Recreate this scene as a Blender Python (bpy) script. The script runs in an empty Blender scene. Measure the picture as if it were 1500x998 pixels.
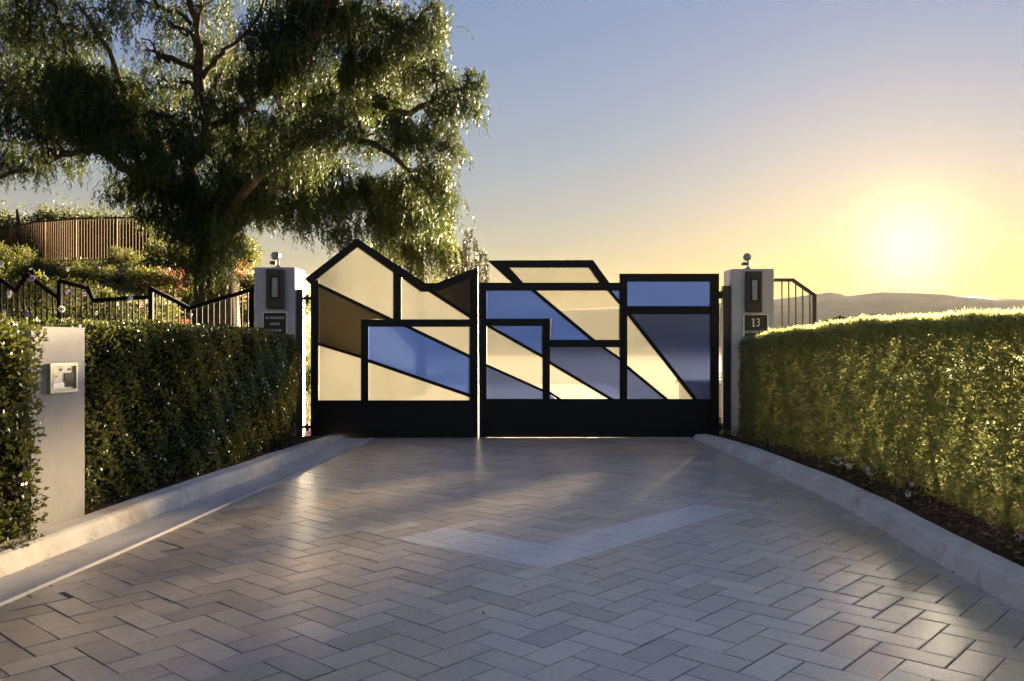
import bpy, math, random
import numpy as np
from mathutils import Vector, Matrix

random.seed(7)
RNG = np.random.default_rng(7)
SC = bpy.context.scene
COL = SC.collection

# ------------------------------------------------------------------ camera, sky, sun, exposure
CAMH, FPX, CX, CY = 1.30, 1280.0, 750.0, 499.0        # photograph 1500 x 998, level camera
cam = bpy.data.cameras.new("camera")
cam.lens = FPX / 1500.0 * 36.0
cam.sensor_width = 36.0
cam.clip_start = 0.05
cam.clip_end = 60000.0
cam_ob = bpy.data.objects.new("camera", cam)
COL.objects.link(cam_ob)
cam_ob.location = (0, 0, CAMH)
cam_ob.rotation_euler = (math.pi / 2, 0, 0)
SC.camera = cam_ob

SUN_AZ, SUN_EL = math.radians(24.4), math.radians(5.4)   # azimuth to the right of straight ahead
world = bpy.data.worlds.new("World")
SC.world = world
world.use_nodes = True
wn = world.node_tree
wn.nodes.clear()
sky = wn.nodes.new("ShaderNodeTexSky")
sky.sky_type = 'NISHITA'
sky.sun_disc = False
sky.sun_elevation = SUN_EL
sky.sun_rotation = SUN_AZ
sky.altitude = 200
sky.air_density, sky.dust_density, sky.ozone_density = 2.0, 0.7, 2.0
sep = wn.nodes.new("ShaderNodeSeparateColor")
com = wn.nodes.new("ShaderNodeCombineColor")
wn.links.new(sky.outputs[0], sep.inputs[0])
# colour response per channel (bluer above, warmer low down), the same in every direction
for ch, gain, gam in ((0, 0.080, 0.82), (1, 0.112, 0.80), (2, 0.246, 0.67)):
    p = wn.nodes.new("ShaderNodeMath"); p.operation = 'POWER'; p.inputs[1].default_value = gam
    m = wn.nodes.new("ShaderNodeMath"); m.operation = 'MULTIPLY'; m.inputs[1].default_value = gain
    wn.links.new(sep.outputs[ch], p.inputs[0]); wn.links.new(p.outputs[0], m.inputs[0])
    wn.links.new(m.outputs[0], com.inputs[ch])
bg = wn.nodes.new("ShaderNodeBackground")
bg.inputs[1].default_value = 0.05
wo = wn.nodes.new("ShaderNodeOutputWorld")
# warm aureole of the low sun in the hazy air
tcw = wn.nodes.new("ShaderNodeTexCoord")
dotn = wn.nodes.new("ShaderNodeVectorMath"); dotn.operation = 'DOT_PRODUCT'
dotn.inputs[1].default_value = (math.sin(SUN_AZ) * math.cos(SUN_EL), math.cos(SUN_AZ) * math.cos(SUN_EL), math.sin(SUN_EL))
wn.links.new(tcw.outputs["Generated"], dotn.inputs[0])
cur = com.outputs[0]
for pw, colr in ((60.0, (0.08, 0.045, 0.01)), (900.0, (0.9, 0.7, 0.32))):
    mx0 = wn.nodes.new("ShaderNodeMath"); mx0.operation = 'MAXIMUM'; mx0.inputs[1].default_value = 0.0
    pn = wn.nodes.new("ShaderNodeMath"); pn.operation = 'POWER'; pn.inputs[1].default_value = pw
    sc_ = wn.nodes.new("ShaderNodeVectorMath"); sc_.operation = 'SCALE'; sc_.inputs[0].default_value = colr
    ad_ = wn.nodes.new("ShaderNodeVectorMath"); ad_.operation = 'ADD'
    wn.links.new(dotn.outputs["Value"], mx0.inputs[0]); wn.links.new(mx0.outputs[0], pn.inputs[0])
    wn.links.new(pn.outputs[0], sc_.inputs["Scale"]); wn.links.new(cur, ad_.inputs[0]); wn.links.new(sc_.outputs[0], ad_.inputs[1])
    cur = ad_.outputs[0]
wn.links.new(cur, bg.inputs[0]); wn.links.new(bg.outputs[0], wo.inputs[0])

sun = bpy.data.lights.new("sun", 'SUN')
sun.energy = 5.0
sun.angle = math.radians(8.0)          # low sun softened by the hazy air: the photograph has no hard shadows
sun.color = (1.0, 0.79, 0.52)
sun_ob = bpy.data.objects.new("sun", sun)
COL.objects.link(sun_ob)
sdir = Vector((math.sin(SUN_AZ) * math.cos(SUN_EL), math.cos(SUN_AZ) * math.cos(SUN_EL), math.sin(SUN_EL)))
sun_ob.rotation_euler = sdir.to_track_quat('Z', 'Y').to_euler()
sun_ob.location = (20, 40, 10)

SC.view_settings.view_transform = 'Standard'
SC.view_settings.look = 'None'
SC.view_settings.gamma = 1.0
SC.view_settings.use_curve_mapping = False
SC.view_settings.exposure = 4.7
SC.cycles.caustics_refractive = False
SC.cycles.caustics_reflective = False
SC.cycles.max_bounces = 10
SC.cycles.transparent_max_bounces = 12
SC.cycles.use_denoising = True

# ------------------------------------------------------------------ helpers
def ground_pt(x, y, z=0.0):
    k = (CAMH - z) / (y - CY)
    return ((x - CX) * k, FPX * k)

def at(x, y, Y):
    return Vector(((x - CX) * Y / FPX, Y, CAMH + (CY - y) * Y / FPX))

def tagit(o, label=None, cat=None, group=None, kind=None):
    if label: o["label"] = label
    if cat: o["category"] = cat
    if group: o["group"] = group
    if kind: o["kind"] = kind
    return o

def thing(name, loc, label, cat, group=None):
    o = bpy.data.objects.new(name, None)
    COL.objects.link(o)
    o.location = loc
    o.empty_display_size = 0.1
    return tagit(o, label, cat, group)

def world_off(p):
    v = Vector((0, 0, 0))
    while p is not None:
        v += Vector(p.location); p = p.parent
    return v

class MB:
    """collects polygons in world coordinates and builds one mesh object"""
    def __init__(s): s.v = []; s.f = []; s.smooth = []
    def poly(s, pts, faces, smooth=False):
        b = len(s.v); s.v += [tuple(p) for p in pts]
        s.f += [tuple(i + b for i in f) for f in faces]; s.smooth += [smooth] * len(faces)
        return s
    def box(s, x0, x1, y0, y1, z0, z1, bev=0.0):
        if bev <= 0:
            p = [(x0,y0,z0),(x1,y0,z0),(x1,y1,z0),(x0,y1,z0),(x0,y0,z1),(x1,y0,z1),(x1,y1,z1),(x0,y1,z1)]
            return s.poly(p, [(3,2,1,0),(4,5,6,7),(0,1,5,4),(1,2,6,5),(2,3,7,6),(3,0,4,7)])
        b = bev; pts = []; idx = {}
        for ix, (X, sx) in enumerate(((x0,1),(x1,-1))):
            for iy, (Y, sy) in enumerate(((y0,1),(y1,-1))):
                for iz, (Z, sz) in enumerate(((z0,1),(z1,-1))):
                    idx[ix,iy,iz] = (len(pts), len(pts)+1, len(pts)+2)
                    pts += [(X, Y+sy*b, Z+sz*b), (X+sx*b, Y, Z+sz*b), (X+sx*b, Y+sy*b, Z)]
        F = []
        F.append([idx[0,0,0][0],idx[0,0,1][0],idx[0,1,1][0],idx[0,1,0][0]])
        F.append([idx[1,0,0][0],idx[1,1,0][0],idx[1,1,1][0],idx[1,0,1][0]])
        F.append([idx[0,0,0][1],idx[1,0,0][1],idx[1,0,1][1],idx[0,0,1][1]])
        F.append([idx[0,1,0][1],idx[0,1,1][1],idx[1,1,1][1],idx[1,1,0][1]])
        F.append([idx[0,0,0][2],idx[0,1,0][2],idx[1,1,0][2],idx[1,0,0][2]])
        F.append([idx[0,0,1][2],idx[1,0,1][2],idx[1,1,1][2],idx[0,1,1][2]])
        for a in (0,1):
            for c in (0,1):
                F.append([idx[a,c,0][0],idx[a,c,1][0],idx[a,c,1][1],idx[a,c,0][1]])
                F.append([idx[a,0,c][0],idx[a,1,c][0],idx[a,1,c][2],idx[a,0,c][2]])
                F.append([idx[0,a,c][1],idx[1,a,c][1],idx[1,a,c][2],idx[0,a,c][2]])
                for e in (0,1): F.append(list(idx[a,c,e]))
        return s.poly(pts, F)
    def prism(s, pts2, y0, y1):
        """polygon of (x, z) extruded along y"""
        n = len(pts2)
        v = [(p[0], y0, p[1]) for p in pts2] + [(p[0], y1, p[1]) for p in pts2]
        f = [tuple(range(n)), tuple(range(2*n-1, n-1, -1))] + [(i, i+n, (i+1) % n + n, (i+1) % n) for i in range(n)]
        return s.poly(v, f)
    def tube(s, pts, rad, seg=8, cap=True):
        pts = [Vector(p) for p in pts]; n = len(pts)
        if not hasattr(rad, '__len__'): rad = [rad] * n
        V = []; up = Vector((0.31, 0.17, 0.93))
        for i, p in enumerate(pts):
            d = (pts[min(i+1, n-1)] - pts[max(i-1, 0)]).normalized()
            a = d.cross(up)
            if a.length < 1e-3: a = d.cross(Vector((1, 0, 0)))
            a.normalize(); b = d.cross(a)
            for k in range(seg):
                t = 2 * math.pi * k / seg
                V.append(p + a * (math.cos(t) * rad[i]) + b * (math.sin(t) * rad[i]))
        F = [(i*seg+k, i*seg+(k+1) % seg, (i+1)*seg+(k+1) % seg, (i+1)*seg+k) for i in range(n-1) for k in range(seg)]
        if cap: F += [tuple(range(seg-1, -1, -1)), tuple(range((n-1)*seg, n*seg))]
        return s.poly(V, F, True)
    def build(s, name, mat, parent=None, kind=None, label=None, cat=None, origin=None):
        off = world_off(parent) if parent else Vector(origin or (0, 0, 0))
        me = bpy.data.meshes.new(name)
        me.from_pydata([tuple(Vector(p) - off) for p in s.v], [], s.f)
        me.polygons.foreach_set("use_smooth", s.smooth)
        me.validate(); me.update()
        import bmesh
        bm = bmesh.new(); bm.from_mesh(me); bmesh.ops.recalc_face_normals(bm, faces=bm.faces); bm.to_mesh(me); bm.free()
        me.materials.append(mat)
        o = bpy.data.objects.new(name, me); COL.objects.link(o)
        if parent: o.parent = parent
        else: o.location = off
        return tagit(o, label, cat, None, kind)

def np_mesh(name, V, F, mat, parent=None, tint=None, smooth=False, kind=None, origin=(0, 0, 0)):
    """fast mesh from numpy: V (n,3), F (m,k) faces of equal size, tint per face"""
    off = np.array(world_off(parent) if parent else Vector(origin))
    me = bpy.data.meshes.new(name)
    V = (V - off).astype(np.float32); m, k = F.shape
    me.vertices.add(len(V)); me.vertices.foreach_set("co", V.ravel())
    me.loops.add(m * k); me.loops.foreach_set("vertex_index", F.astype(np.int32).ravel())
    me.polygons.add(m)
    me.polygons.foreach_set("loop_start", np.arange(0, m * k, k, dtype=np.int32))
    me.polygons.foreach_set("loop_total", np.full(m, k, dtype=np.int32))
    if smooth: me.polygons.foreach_set("use_smooth", np.ones(m, dtype=bool))
    me.update(calc_edges=True)
    if tint is not None:
        a = me.attributes.new("tint", 'FLOAT', 'FACE'); a.data.foreach_set("value", tint.astype(np.float32))
    me.materials.append(mat)
    o = bpy.data.objects.new(name, me); COL.objects.link(o)
    if parent: o.parent = parent
    else: o.location = off
    if kind: o["kind"] = kind
    return o

def unit(a): return a / np.maximum(np.linalg.norm(a, axis=-1, keepdims=True), 1e-9)

def leaf_quads(P, D, N, L, W, fold=0.0):
    """diamond leaves: base P, direction D, face normal hint N, length L, width W"""
    S = unit(np.cross(D, N)); Nn = np.cross(S, D)
    L = L[:, None]; W = W[:, None]
    v0 = P; v2 = P + D * L; mid = P + D * L * 0.45 + Nn * W * fold
    v1 = mid + S * W * 0.5; v3 = mid - S * W * 0.5
    V = np.stack([v0, v1, v2, v3], 1).reshape(-1, 3)
    F = np.arange(len(V)).reshape(-1, 4)
    return V, F

# ------------------------------------------------------------------ materials
def new_mat(name):
    m = bpy.data.materials.new(name); m.use_nodes = True
    nt = m.node_tree; b = nt.nodes["Principled BSDF"]
    return m, nt, b

def N(nt, t, **kw):
    n = nt.nodes.new(t)
    for k, v in kw.items(): setattr(n, k, v)
    return n

def ramp(nt, fac, stops):
    r = N(nt, "ShaderNodeValToRGB"); e = r.color_ramp.elements
    while len(e) > 1: e.remove(e[-1])
    e[0].position = stops[0][0]; e[0].color = (*stops[0][1], 1)
    for p, c in stops[1:]:
        x = e.new(p); x.color = (*c, 1)
    nt.links.new(fac, r.inputs[0]); return r.outputs[0]

def noise(nt, scale, detail=6, rough=0.6, coord=None, kind='Object', dist=0.0):
    tc = N(nt, "ShaderNodeTexCoord"); n = N(nt, "ShaderNodeTexNoise")
    n.inputs["Scale"].default_value = scale; n.inputs["Detail"].default_value = detail
    n.inputs["Roughness"].default_value = rough; n.inputs["Distortion"].default_value = dist
    if coord is None: coord = tc.outputs[kind]
    nt.links.new(coord, n.inputs["Vector"]); return n.outputs["Fac"]

def mixc(nt, a, b, fac, mode='MIX'):
    m = N(nt, "ShaderNodeMix", data_type='RGBA', blend_type=mode)
    for s, v in ((0, fac), (6, a), (7, b)):
        if hasattr(v, 'is_linked') or hasattr(v, 'links'): nt.links.new(v, m.inputs[s])
        else: m.inputs[s].default_value = v if s == 0 else (*v, 1)
    return m.outputs[2]

def geo_pos(nt): return N(nt, "ShaderNodeNewGeometry").outputs["Position"]

def surface(name, c1, c2, scale=8, rough=0.8, bump=0.2, bscale=120, spec=0.3, fine=(0.85, 1.1), bdist=0.004, metal=0.0):
    """two-tone noisy surface in world space with fine speckle and relief"""
    m, nt, b = new_mat(name); pos = geo_pos(nt)
    big = noise(nt, scale, 8, 0.65, pos)
    col = ramp(nt, big, [(0.3, c1), (0.7, c2)])
    sp = noise(nt, bscale, 3, 0.7, pos)
    g = ramp(nt, sp, [(0.25, (fine[0],)*3), (0.75, (fine[1],)*3)])
    nt.links.new(mixc(nt, col, g, 1.0, 'MULTIPLY'), b.inputs["Base Color"])
    b.inputs["Roughness"].default_value = rough; b.inputs["Specular IOR Level"].default_value = spec
    b.inputs["Metallic"].default_value = metal
    bp = N(nt, "ShaderNodeBump"); bp.inputs["Strength"].default_value = bump; bp.inputs["Distance"].default_value = bdist
    nt.links.new(sp, bp.inputs["Height"]); nt.links.new(bp.outputs[0], b.inputs["Normal"])
    return m

def leaf_mat(name, dark, light, trans, tfac=0.4, rough=0.5, spec=0.25):
    """leaf colour from the per-leaf tint; light passes through the blade"""
    m, nt, b = new_mat(name)
    at_ = N(nt, "ShaderNodeAttribute", attribute_name="tint")
    col = ramp(nt, at_.outputs["Fac"], [(0.0, dark), (1.0, light)])
    nt.links.new(col, b.inputs["Base Color"])
    b.inputs["Roughness"].default_value = rough; b.inputs["Specular IOR Level"].default_value = spec
    t = N(nt, "ShaderNodeBsdfTranslucent")
    nt.links.new(mixc(nt, col, trans, 0.75), t.inputs[0])
    mx = N(nt, "ShaderNodeMixShader"); mx.inputs[0].default_value = tfac
    out = nt.nodes["Material Output"]
    nt.links.new(b.outputs[0], mx.inputs[1]); nt.links.new(t.outputs[0], mx.inputs[2]); nt.links.new(mx.outputs[0], out.inputs[0])
    return m

def plain(name, c, rough=0.5, spec=0.5, metal=0.0, var=0.12, scale=30):
    m, nt, b = new_mat(name)
    f = noise(nt, scale, 4, 0.6, geo_pos(nt))
    lo = tuple(x * (1 - var) for x in c); hi = tuple(min(1, x * (1 + var)) for x in c)
    nt.links.new(ramp(nt, f, [(0.3, lo), (0.7, hi)]), b.inputs["Base Color"])
    b.inputs["Roughness"].default_value = rough; b.inputs["Specular IOR Level"].default_value = spec; b.inputs["Metallic"].default_value = metal
    return m

M = {}
# pavers: one tint per stone (object property or face attribute) plus stains and speckle
def paver_mat(name, c_lo, c_hi, warm):
    m, nt, b = new_mat(name); pos = geo_pos(nt)
    a1 = N(nt, "ShaderNodeAttribute", attribute_name="tint", attribute_type='OBJECT')
    a2 = N(nt, "ShaderNodeAttribute", attribute_name="tint", attribute_type='GEOMETRY')
    ad = N(nt, "ShaderNodeMath", operation='ADD')
    nt.links.new(a1.outputs["Fac"], ad.inputs[0]); nt.links.new(a2.outputs["Fac"], ad.inputs[1])
    col = ramp(nt, ad.outputs[0], [(0.0, c_lo), (0.55, tuple((x+y)/2 for x, y in zip(c_lo, c_hi))), (1.0, c_hi)])
    wn_ = noise(nt, 0.55, 4, 0.6, pos)
    wf = ramp(nt, wn_, [(0.42, (0, 0, 0)), (0.62, (1, 1, 1))])
    col = mixc(nt, col, mixc(nt, col, warm, 1.0, 'MULTIPLY'), wf)
    st = noise(nt, 2.2, 8, 0.7, pos)
    col = mixc(nt, col, ramp(nt, st, [(0.3, (0.80,)*3), (0.65, (1.06,)*3)]), 1.0, 'MULTIPLY')
    sp = noise(nt, 120, 3, 0.8, pos)
    col = mixc(nt, col, ramp(nt, sp, [(0.28, (0.74,)*3), (0.72, (1.20,)*3)]), 1.0, 'MULTIPLY')
    md = noise(nt, 34, 6, 0.75, pos)
    col = mixc(nt, col, ramp(nt, md, [(0.3, (0.80,)*3), (0.7, (1.12,)*3)]), 1.0, 'MULTIPLY')
    nt.links.new(col, b.inputs["Base Color"])
    b.inputs["Specular IOR Level"].default_value = 0.6
    rr = ramp(nt, st, [(0.3, (0.40,)*3), (0.7, (0.55,)*3)])
    nt.links.new(rr, b.inputs["Roughness"])
    # sealed surface
    b.inputs["Coat Weight"].default_value = 1.0; b.inputs["Coat IOR"].default_value = 1.85
    cr = ramp(nt, md, [(0.3, (0.30,)*3), (0.7, (0.42,)*3)]); nt.links.new(cr, b.inputs["Coat Roughness"])
    bp = N(nt, "ShaderNodeBump"); bp.inputs["Strength"].default_value = 0.2; bp.inputs["Distance"].default_value = 0.001
    nt.links.new(sp, bp.inputs["Height"])
    bp2 = N(nt, "ShaderNodeBump"); bp2.inputs["Strength"].default_value = 0.15; bp2.inputs["Distance"].default_value = 0.002
    nt.links.new(md, bp2.inputs["Height"]); nt.links.new(bp.outputs[0], bp2.inputs["Normal"])
    nt.links.new(bp2.outputs[0], b.inputs["Normal"])
    return m
M["paver"] = paver_mat("paver_concrete", (0.51, 0.42, 0.315), (0.82, 0.70, 0.54), (1.05, 0.98, 0.91))
M["pale_paver"] = paver_mat("pale_paver_concrete", (0.93, 0.87, 0.78), (0.97, 0.92, 0.84), (1.0, 0.99, 0.97))
M["joint"] = surface("joint_sand", (0.10, 0.088, 0.075), (0.18, 0.16, 0.14), 20, 0.95)
def stain(m, colr, scale, lo, hi, amount):
    nt = m.node_tree; b = nt.nodes["Principled BSDF"]; src = b.inputs["Base Color"].links[0].from_socket
    f = ramp(nt, noise(nt, scale, 9, 0.72, geo_pos(nt), dist=0.6), [(lo, (0, 0, 0)), (hi, (amount,)*3)])
    nt.links.new(mixc(nt, src, mixc(nt, src, colr, 1.0, 'MULTIPLY'), f), b.inputs["Base Color"])
    return m
M["concrete"] = surface("kerb_concrete", (0.70, 0.63, 0.54), (0.90, 0.83, 0.73), 3.5, 0.8, 0.35, 160, 0.3)
M["gutter"] = surface("gutter_concrete", (0.66, 0.60, 0.52), (0.82, 0.76, 0.67), 2.5, 0.75, 0.3, 180, 0.35)
stain(M["concrete"], (0.62, 0.50, 0.38), 2.1, 0.52, 0.74, 0.9); stain(M["concrete"], (0.55, 0.52, 0.48), 9.0, 0.56, 0.72, 0.7)
stain(M["gutter"], (0.66, 0.60, 0.52), 1.6, 0.50, 0.75, 0.9); stain(M["gutter"], (0.5, 0.46, 0.42), 7.0, 0.60, 0.75, 0.8)
stain(M["paver"], (0.66, 0.62, 0.58), 0.9, 0.54, 0.72, 0.8); stain(M["paver"], (0.45, 0.42, 0.40), 5.0, 0.66, 0.78, 0.7)
M["soil"] = surface("bark_mulch", (0.045, 0.028, 0.016), (0.15, 0.09, 0.05), 14, 0.95, 0.9, 60, 0.1, (0.5, 1.4), 0.02)
M["ground"] = surface("dry_ground", (0.10, 0.085, 0.05), (0.20, 0.165, 0.10), 0.6, 0.95, 0.6, 20, 0.1, (0.7, 1.25), 0.03)
M["hill"] = surface("far_hill", (0.07, 0.075, 0.045), (0.15, 0.125, 0.08), 0.004, 0.95, 0.3, 0.03, 0.05, (0.75, 1.2), 8.0)
M["slope"] = surface("slope_ground", (0.05, 0.045, 0.02), (0.13, 0.11, 0.05), 1.5, 0.95, 0.7, 25, 0.1, (0.6, 1.35), 0.03)
M["stucco"] = surface("post_stucco", (0.33, 0.31, 0.29), (0.43, 0.405, 0.38), 1.6, 0.85, 0.25, 220, 0.25, (0.93, 1.05))
M["pillar"] = surface("pillar_render", (0.42, 0.43, 0.46), (0.52, 0.53, 0.56), 1.4, 0.7, 0.25, 200, 0.3, (0.93, 1.05))
M["black"] = plain("black_powder_coat", (0.010, 0.009, 0.008), 0.55, 0.25)
M["fence_black"] = plain("matt_black_iron", (0.010, 0.009, 0.008), 0.85, 0.06)
M["bronze"] = plain("dark_bronze_metal", (0.030, 0.026, 0.022), 0.45, 0.5)
M["tan"] = plain("tan_painted_metal", (0.085, 0.056, 0.030), 0.9, 0.03, 0.0, 0.15, 6)
M["lens"] = plain("frosted_lens", (0.30, 0.30, 0.31), 0.35, 0.5)
M["grey_metal"] = plain("grey_plastic", (0.22, 0.21, 0.21), 0.5, 0.4)
M["plate"] = plain("dark_sign_plate", (0.030, 0.024, 0.018), 0.5, 0.4)
M["white"] = plain("white_paint", (0.78, 0.76, 0.72), 0.5, 0.4)
M["brass"] = plain("pale_brass", (0.42, 0.36, 0.20), 0.32, 0.6, 0.35)
M["mirror"] = plain("dark_glass", (0.05, 0.05, 0.055), 0.08, 0.8)
M["steel"] = plain("brushed_steel", (0.55, 0.53, 0.50), 0.3, 0.5, 0.8)
stain(M["stucco"], (0.78, 0.74, 0.68), 1.3, 0.48, 0.75, 0.9); stain(M["pillar"], (0.78, 0.76, 0.74), 1.9, 0.48, 0.75, 0.9)
M["bark"] = surface("pepper_bark", (0.035, 0.026, 0.018), (0.10, 0.075, 0.05), 9, 0.95, 0.9, 40, 0.1, (0.6, 1.3), 0.03)
M["stem"] = surface("shrub_stem", (0.05, 0.035, 0.02), (0.12, 0.09, 0.05), 20, 0.95, 0.5)
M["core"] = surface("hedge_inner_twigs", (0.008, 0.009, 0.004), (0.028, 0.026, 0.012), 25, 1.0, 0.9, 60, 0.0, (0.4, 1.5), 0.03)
M["pepper"] = leaf_mat("pepper_leaves", (0.011, 0.022, 0.007), (0.036, 0.056, 0.018), (0.065, 0.080, 0.014), 0.22, 0.6, 0.12)
M["pepper_light"] = leaf_mat("willow_leaves", (0.018, 0.030, 0.008), (0.055, 0.072, 0.020), (0.13, 0.14, 0.026), 0.30, 0.6, 0.12)
M["olive"] = leaf_mat("olive_leaves", (0.020, 0.024, 0.014), (0.055, 0.058, 0.036), (0.06, 0.06, 0.025), 0.2)
M["box_leaf"] = leaf_mat("glossy_hedge_leaves", (0.035, 0.046, 0.012), (0.13, 0.145, 0.042), (0.22, 0.23, 0.04), 0.28, 0.38, 0.4)
M["needle"] = leaf_mat("needle_hedge_leaves", (0.13, 0.145, 0.05), (0.28, 0.30, 0.12), (0.47, 0.48, 0.19), 0.5, 0.5, 0.25)
M["yellow_leaf"] = leaf_mat("yellow_green_leaves", (0.020, 0.028, 0.006), (0.060, 0.068, 0.014), (0.14, 0.145, 0.020), 0.32, 0.6, 0.12)
M["green_leaf"] = leaf_mat("dark_green_leaves", (0.016, 0.026, 0.007), (0.052, 0.068, 0.020), (0.12, 0.125, 0.020), 0.32, 0.6, 0.12)
M["red_leaf"] = leaf_mat("bougainvillea_bracts", (0.12, 0.015, 0.018), (0.28, 0.05, 0.045), (0.35, 0.06, 0.05), 0.4)
M["petal_white"] = leaf_mat("white_petals", (0.70, 0.68, 0.64), (0.85, 0.83, 0.80), (0.8, 0.75, 0.65), 0.35, 0.6, 0.2)
M["petal_violet"] = leaf_mat("violet_petals", (0.30, 0.16, 0.45), (0.48, 0.28, 0.62), (0.5, 0.25, 0.55), 0.35, 0.6, 0.2)
M["petal_pink"] = leaf_mat("pink_petals", (0.60, 0.32, 0.42), (0.75, 0.48, 0.55), (0.7, 0.4, 0.4), 0.35, 0.6, 0.2)
M["litter"] = leaf_mat("dry_leaf_litter", (0.10, 0.055, 0.025), (0.42, 0.30, 0.17), (0.3, 0.2, 0.1), 0.2, 0.8, 0.1)

def pane_mat(name, body, tfac, clear_tint, clear_fac, straight=0.0, rough=0.30):
    """frosted sheet: body colour seen by light falling on it and through it, plus a blurred view through"""
    m, nt, b = new_mat(name)
    nt.nodes.remove(b); out = nt.nodes["Material Output"]
    mott = ramp(nt, noise(nt, 1.7, 5, 0.6, geo_pos(nt)), [(0.3, tuple(x*0.9 for x in body)), (0.7, tuple(min(1, x*1.08) for x in body))])
    d = N(nt, "ShaderNodeBsdfDiffuse"); nt.links.new(mott, d.inputs[0])
    t = N(nt, "ShaderNodeBsdfTranslucent"); nt.links.new(mott, t.inputs[0])
    a = N(nt, "ShaderNodeMixShader"); a.inputs[0].default_value = tfac
    nt.links.new(d.outputs[0], a.inputs[1]); nt.links.new(t.outputs[0], a.inputs[2])
    r = N(nt, "ShaderNodeBsdfRefraction"); r.inputs["Color"].default_value = (*clear_tint, 1)
    r.inputs["Roughness"].default_value = rough; r.inputs["IOR"].default_value = 1.08
    c = N(nt, "ShaderNodeMixShader"); c.inputs[0].default_value = clear_fac
    nt.links.new(a.outputs[0], c.inputs[1]); nt.links.new(r.outputs[0], c.inputs[2])
    g = N(nt, "ShaderNodeBsdfGlossy"); g.inputs["Roughness"].default_value = 0.22
    fr = N(nt, "ShaderNodeFresnel"); fr.inputs[0].default_value = 1.45
    e = N(nt, "ShaderNodeMixShader"); nt.links.new(fr.outputs[0], e.inputs[0])
    sx = N(nt, "ShaderNodeMixShader"); sx.inputs[0].default_value = straight
    tr_ = N(nt, "ShaderNodeBsdfTransparent"); tr_.inputs[0].default_value = (*clear_tint, 1)
    nt.links.new(c.outputs[0], sx.inputs[1]); nt.links.new(tr_.outputs[0], sx.inputs[2])
    nt.links.new(sx.outputs[0], e.inputs[1]); nt.links.new(g.outputs[0], e.inputs[2])
    nt.links.new(e.outputs[0], out.inputs[0])
    return m
M["cream_pane"] = pane_mat("cream_frosted_panel", (0.078, 0.078, 0.070), 0.42, (0.97, 0.95, 0.88), 0.04, 0.50)
M["cream_dense"] = pane_mat("cream_opal_panel", (0.150, 0.148, 0.130), 0.42, (0.97, 0.95, 0.88), 0.10, 0.20)
M["blue_pane"] = pane_mat("blue_frosted_panel", (0.026, 0.048, 0.125), 0.40, (0.42, 0.52, 0.80), 0.18, 0.22)
M["slate_pane"] = pane_mat("slate_frosted_panel", (0.010, 0.015, 0.034), 0.35, (0.40, 0.46, 0.68), 0.42, 0.12)
M["smoke_pane"] = pane_mat("smoke_frosted_panel", (0.010, 0.009, 0.007), 0.30, (0.22, 0.20, 0.155), 0.55, 0.12)

# ------------------------------------------------------------------ terrain
def sstep(t): t = np.clip(t, 0, 1); return t * t * (3 - 2 * t)

def terrain(X, Y):
    X = np.asarray(X, float); Y = np.asarray(Y, float)
    r = np.clip((Y - 12.0) / 22.0, 0, 1) ** 0.8
    l = sstep((-X - 2.0) / 12.0)
    z = 4.35 * r * l
    z = z + 0.06 * np.clip((Y - 34) , 0, 60) * l                      # keeps rising behind the tan fence
    drop = np.clip(np.maximum(Y - 30, 0), 0, 260) * 0.22 * (1 - l) + np.clip(X - 7, 0, 250) * 0.22
    far = np.clip((np.hypot(X, Y) - 60) / 500, 0, 1)
    z = z * (1 - far) - np.minimum(drop, 60) * (1 - far) - 60 * far
    return z - 0.04

def grid_axis(neg, pos, fine, n):
    a = np.concatenate([-np.geomspace(fine * 1.0, neg, n)[::-1], [0], np.geomspace(fine * 1.0, pos, n)])
    return a
gx = np.unique(np.concatenate([np.linspace(-40, 40, 101), -np.geomspace(42, 14000, 34), np.geomspace(42, 14000, 34)]))
gy = np.unique(np.concatenate([np.linspace(-30, 80, 138), -np.geomspace(32, 3000, 16), np.geomspace(84, 14000, 40)]))
GX, GY = np.meshgrid(gx, gy)
GZ = terrain(GX, GY)
nx, ny = len(gx), len(gy)
V = np.stack([GX.ravel(), GY.ravel(), GZ.ravel()], 1)
i = (np.arange(ny - 1)[:, None] * nx + np.arange(nx - 1)[None]).ravel()
F = np.stack([i, i + 1, i + nx + 1, i + nx], 1)
np_mesh("ground", V, F, M["ground"], kind="structure", smooth=True)

# far hills: ridge heights read off the skyline, 6 km away
prof = [(-1500, 452), (-400, 446), (300, 452), (700, 458), (860, 452), (1000, 447), (1100, 442), (1160, 436), (1195, 431), (1222, 427.5), (1242, 434),
        (1265, 431), (1292, 428), (1330, 429), (1375, 431), (1420, 434), (1480, 437.5), (1500, 439), (1650, 441), (2100, 436), (2800, 446), (3800, 455)]
px_ = np.array([p[0] for p in prof], float); py_ = np.array([p[1] for p in prof], float)
hx = np.linspace(-10500, 14000, 420)
RY = 6000.0
rid = CAMH + (CY - np.interp(hx * FPX / RY + CX, px_, py_)) * RY / FPX
rows = []
for k, (yy, s) in enumerate(((3600, 0), (4300, .16), (4900, .38), (5400, .66), (5800, .92), (6000, 1), (6300, .84), (7000, .5), (8000, 0))):
    wob = 1 + 0.16 * np.sin(hx / 420 + k * 1.3) * np.sin(hx / 173 + k) * (s < 1) * (yy < 6000)
    z = -62 + (rid + 62) * s * np.clip(wob, .6, 1.08 if s < .9 else 1.0)
    yk = yy + 130 * np.sin(hx / 610 + k)* (0 < s < 1)
    rows.append(np.stack([hx, yk, z], 1))
V = np.concatenate(rows); n = len(hx)
i = (np.arange(len(rows) - 1)[:, None] * n + np.arange(n - 1)[None]).ravel()
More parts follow.
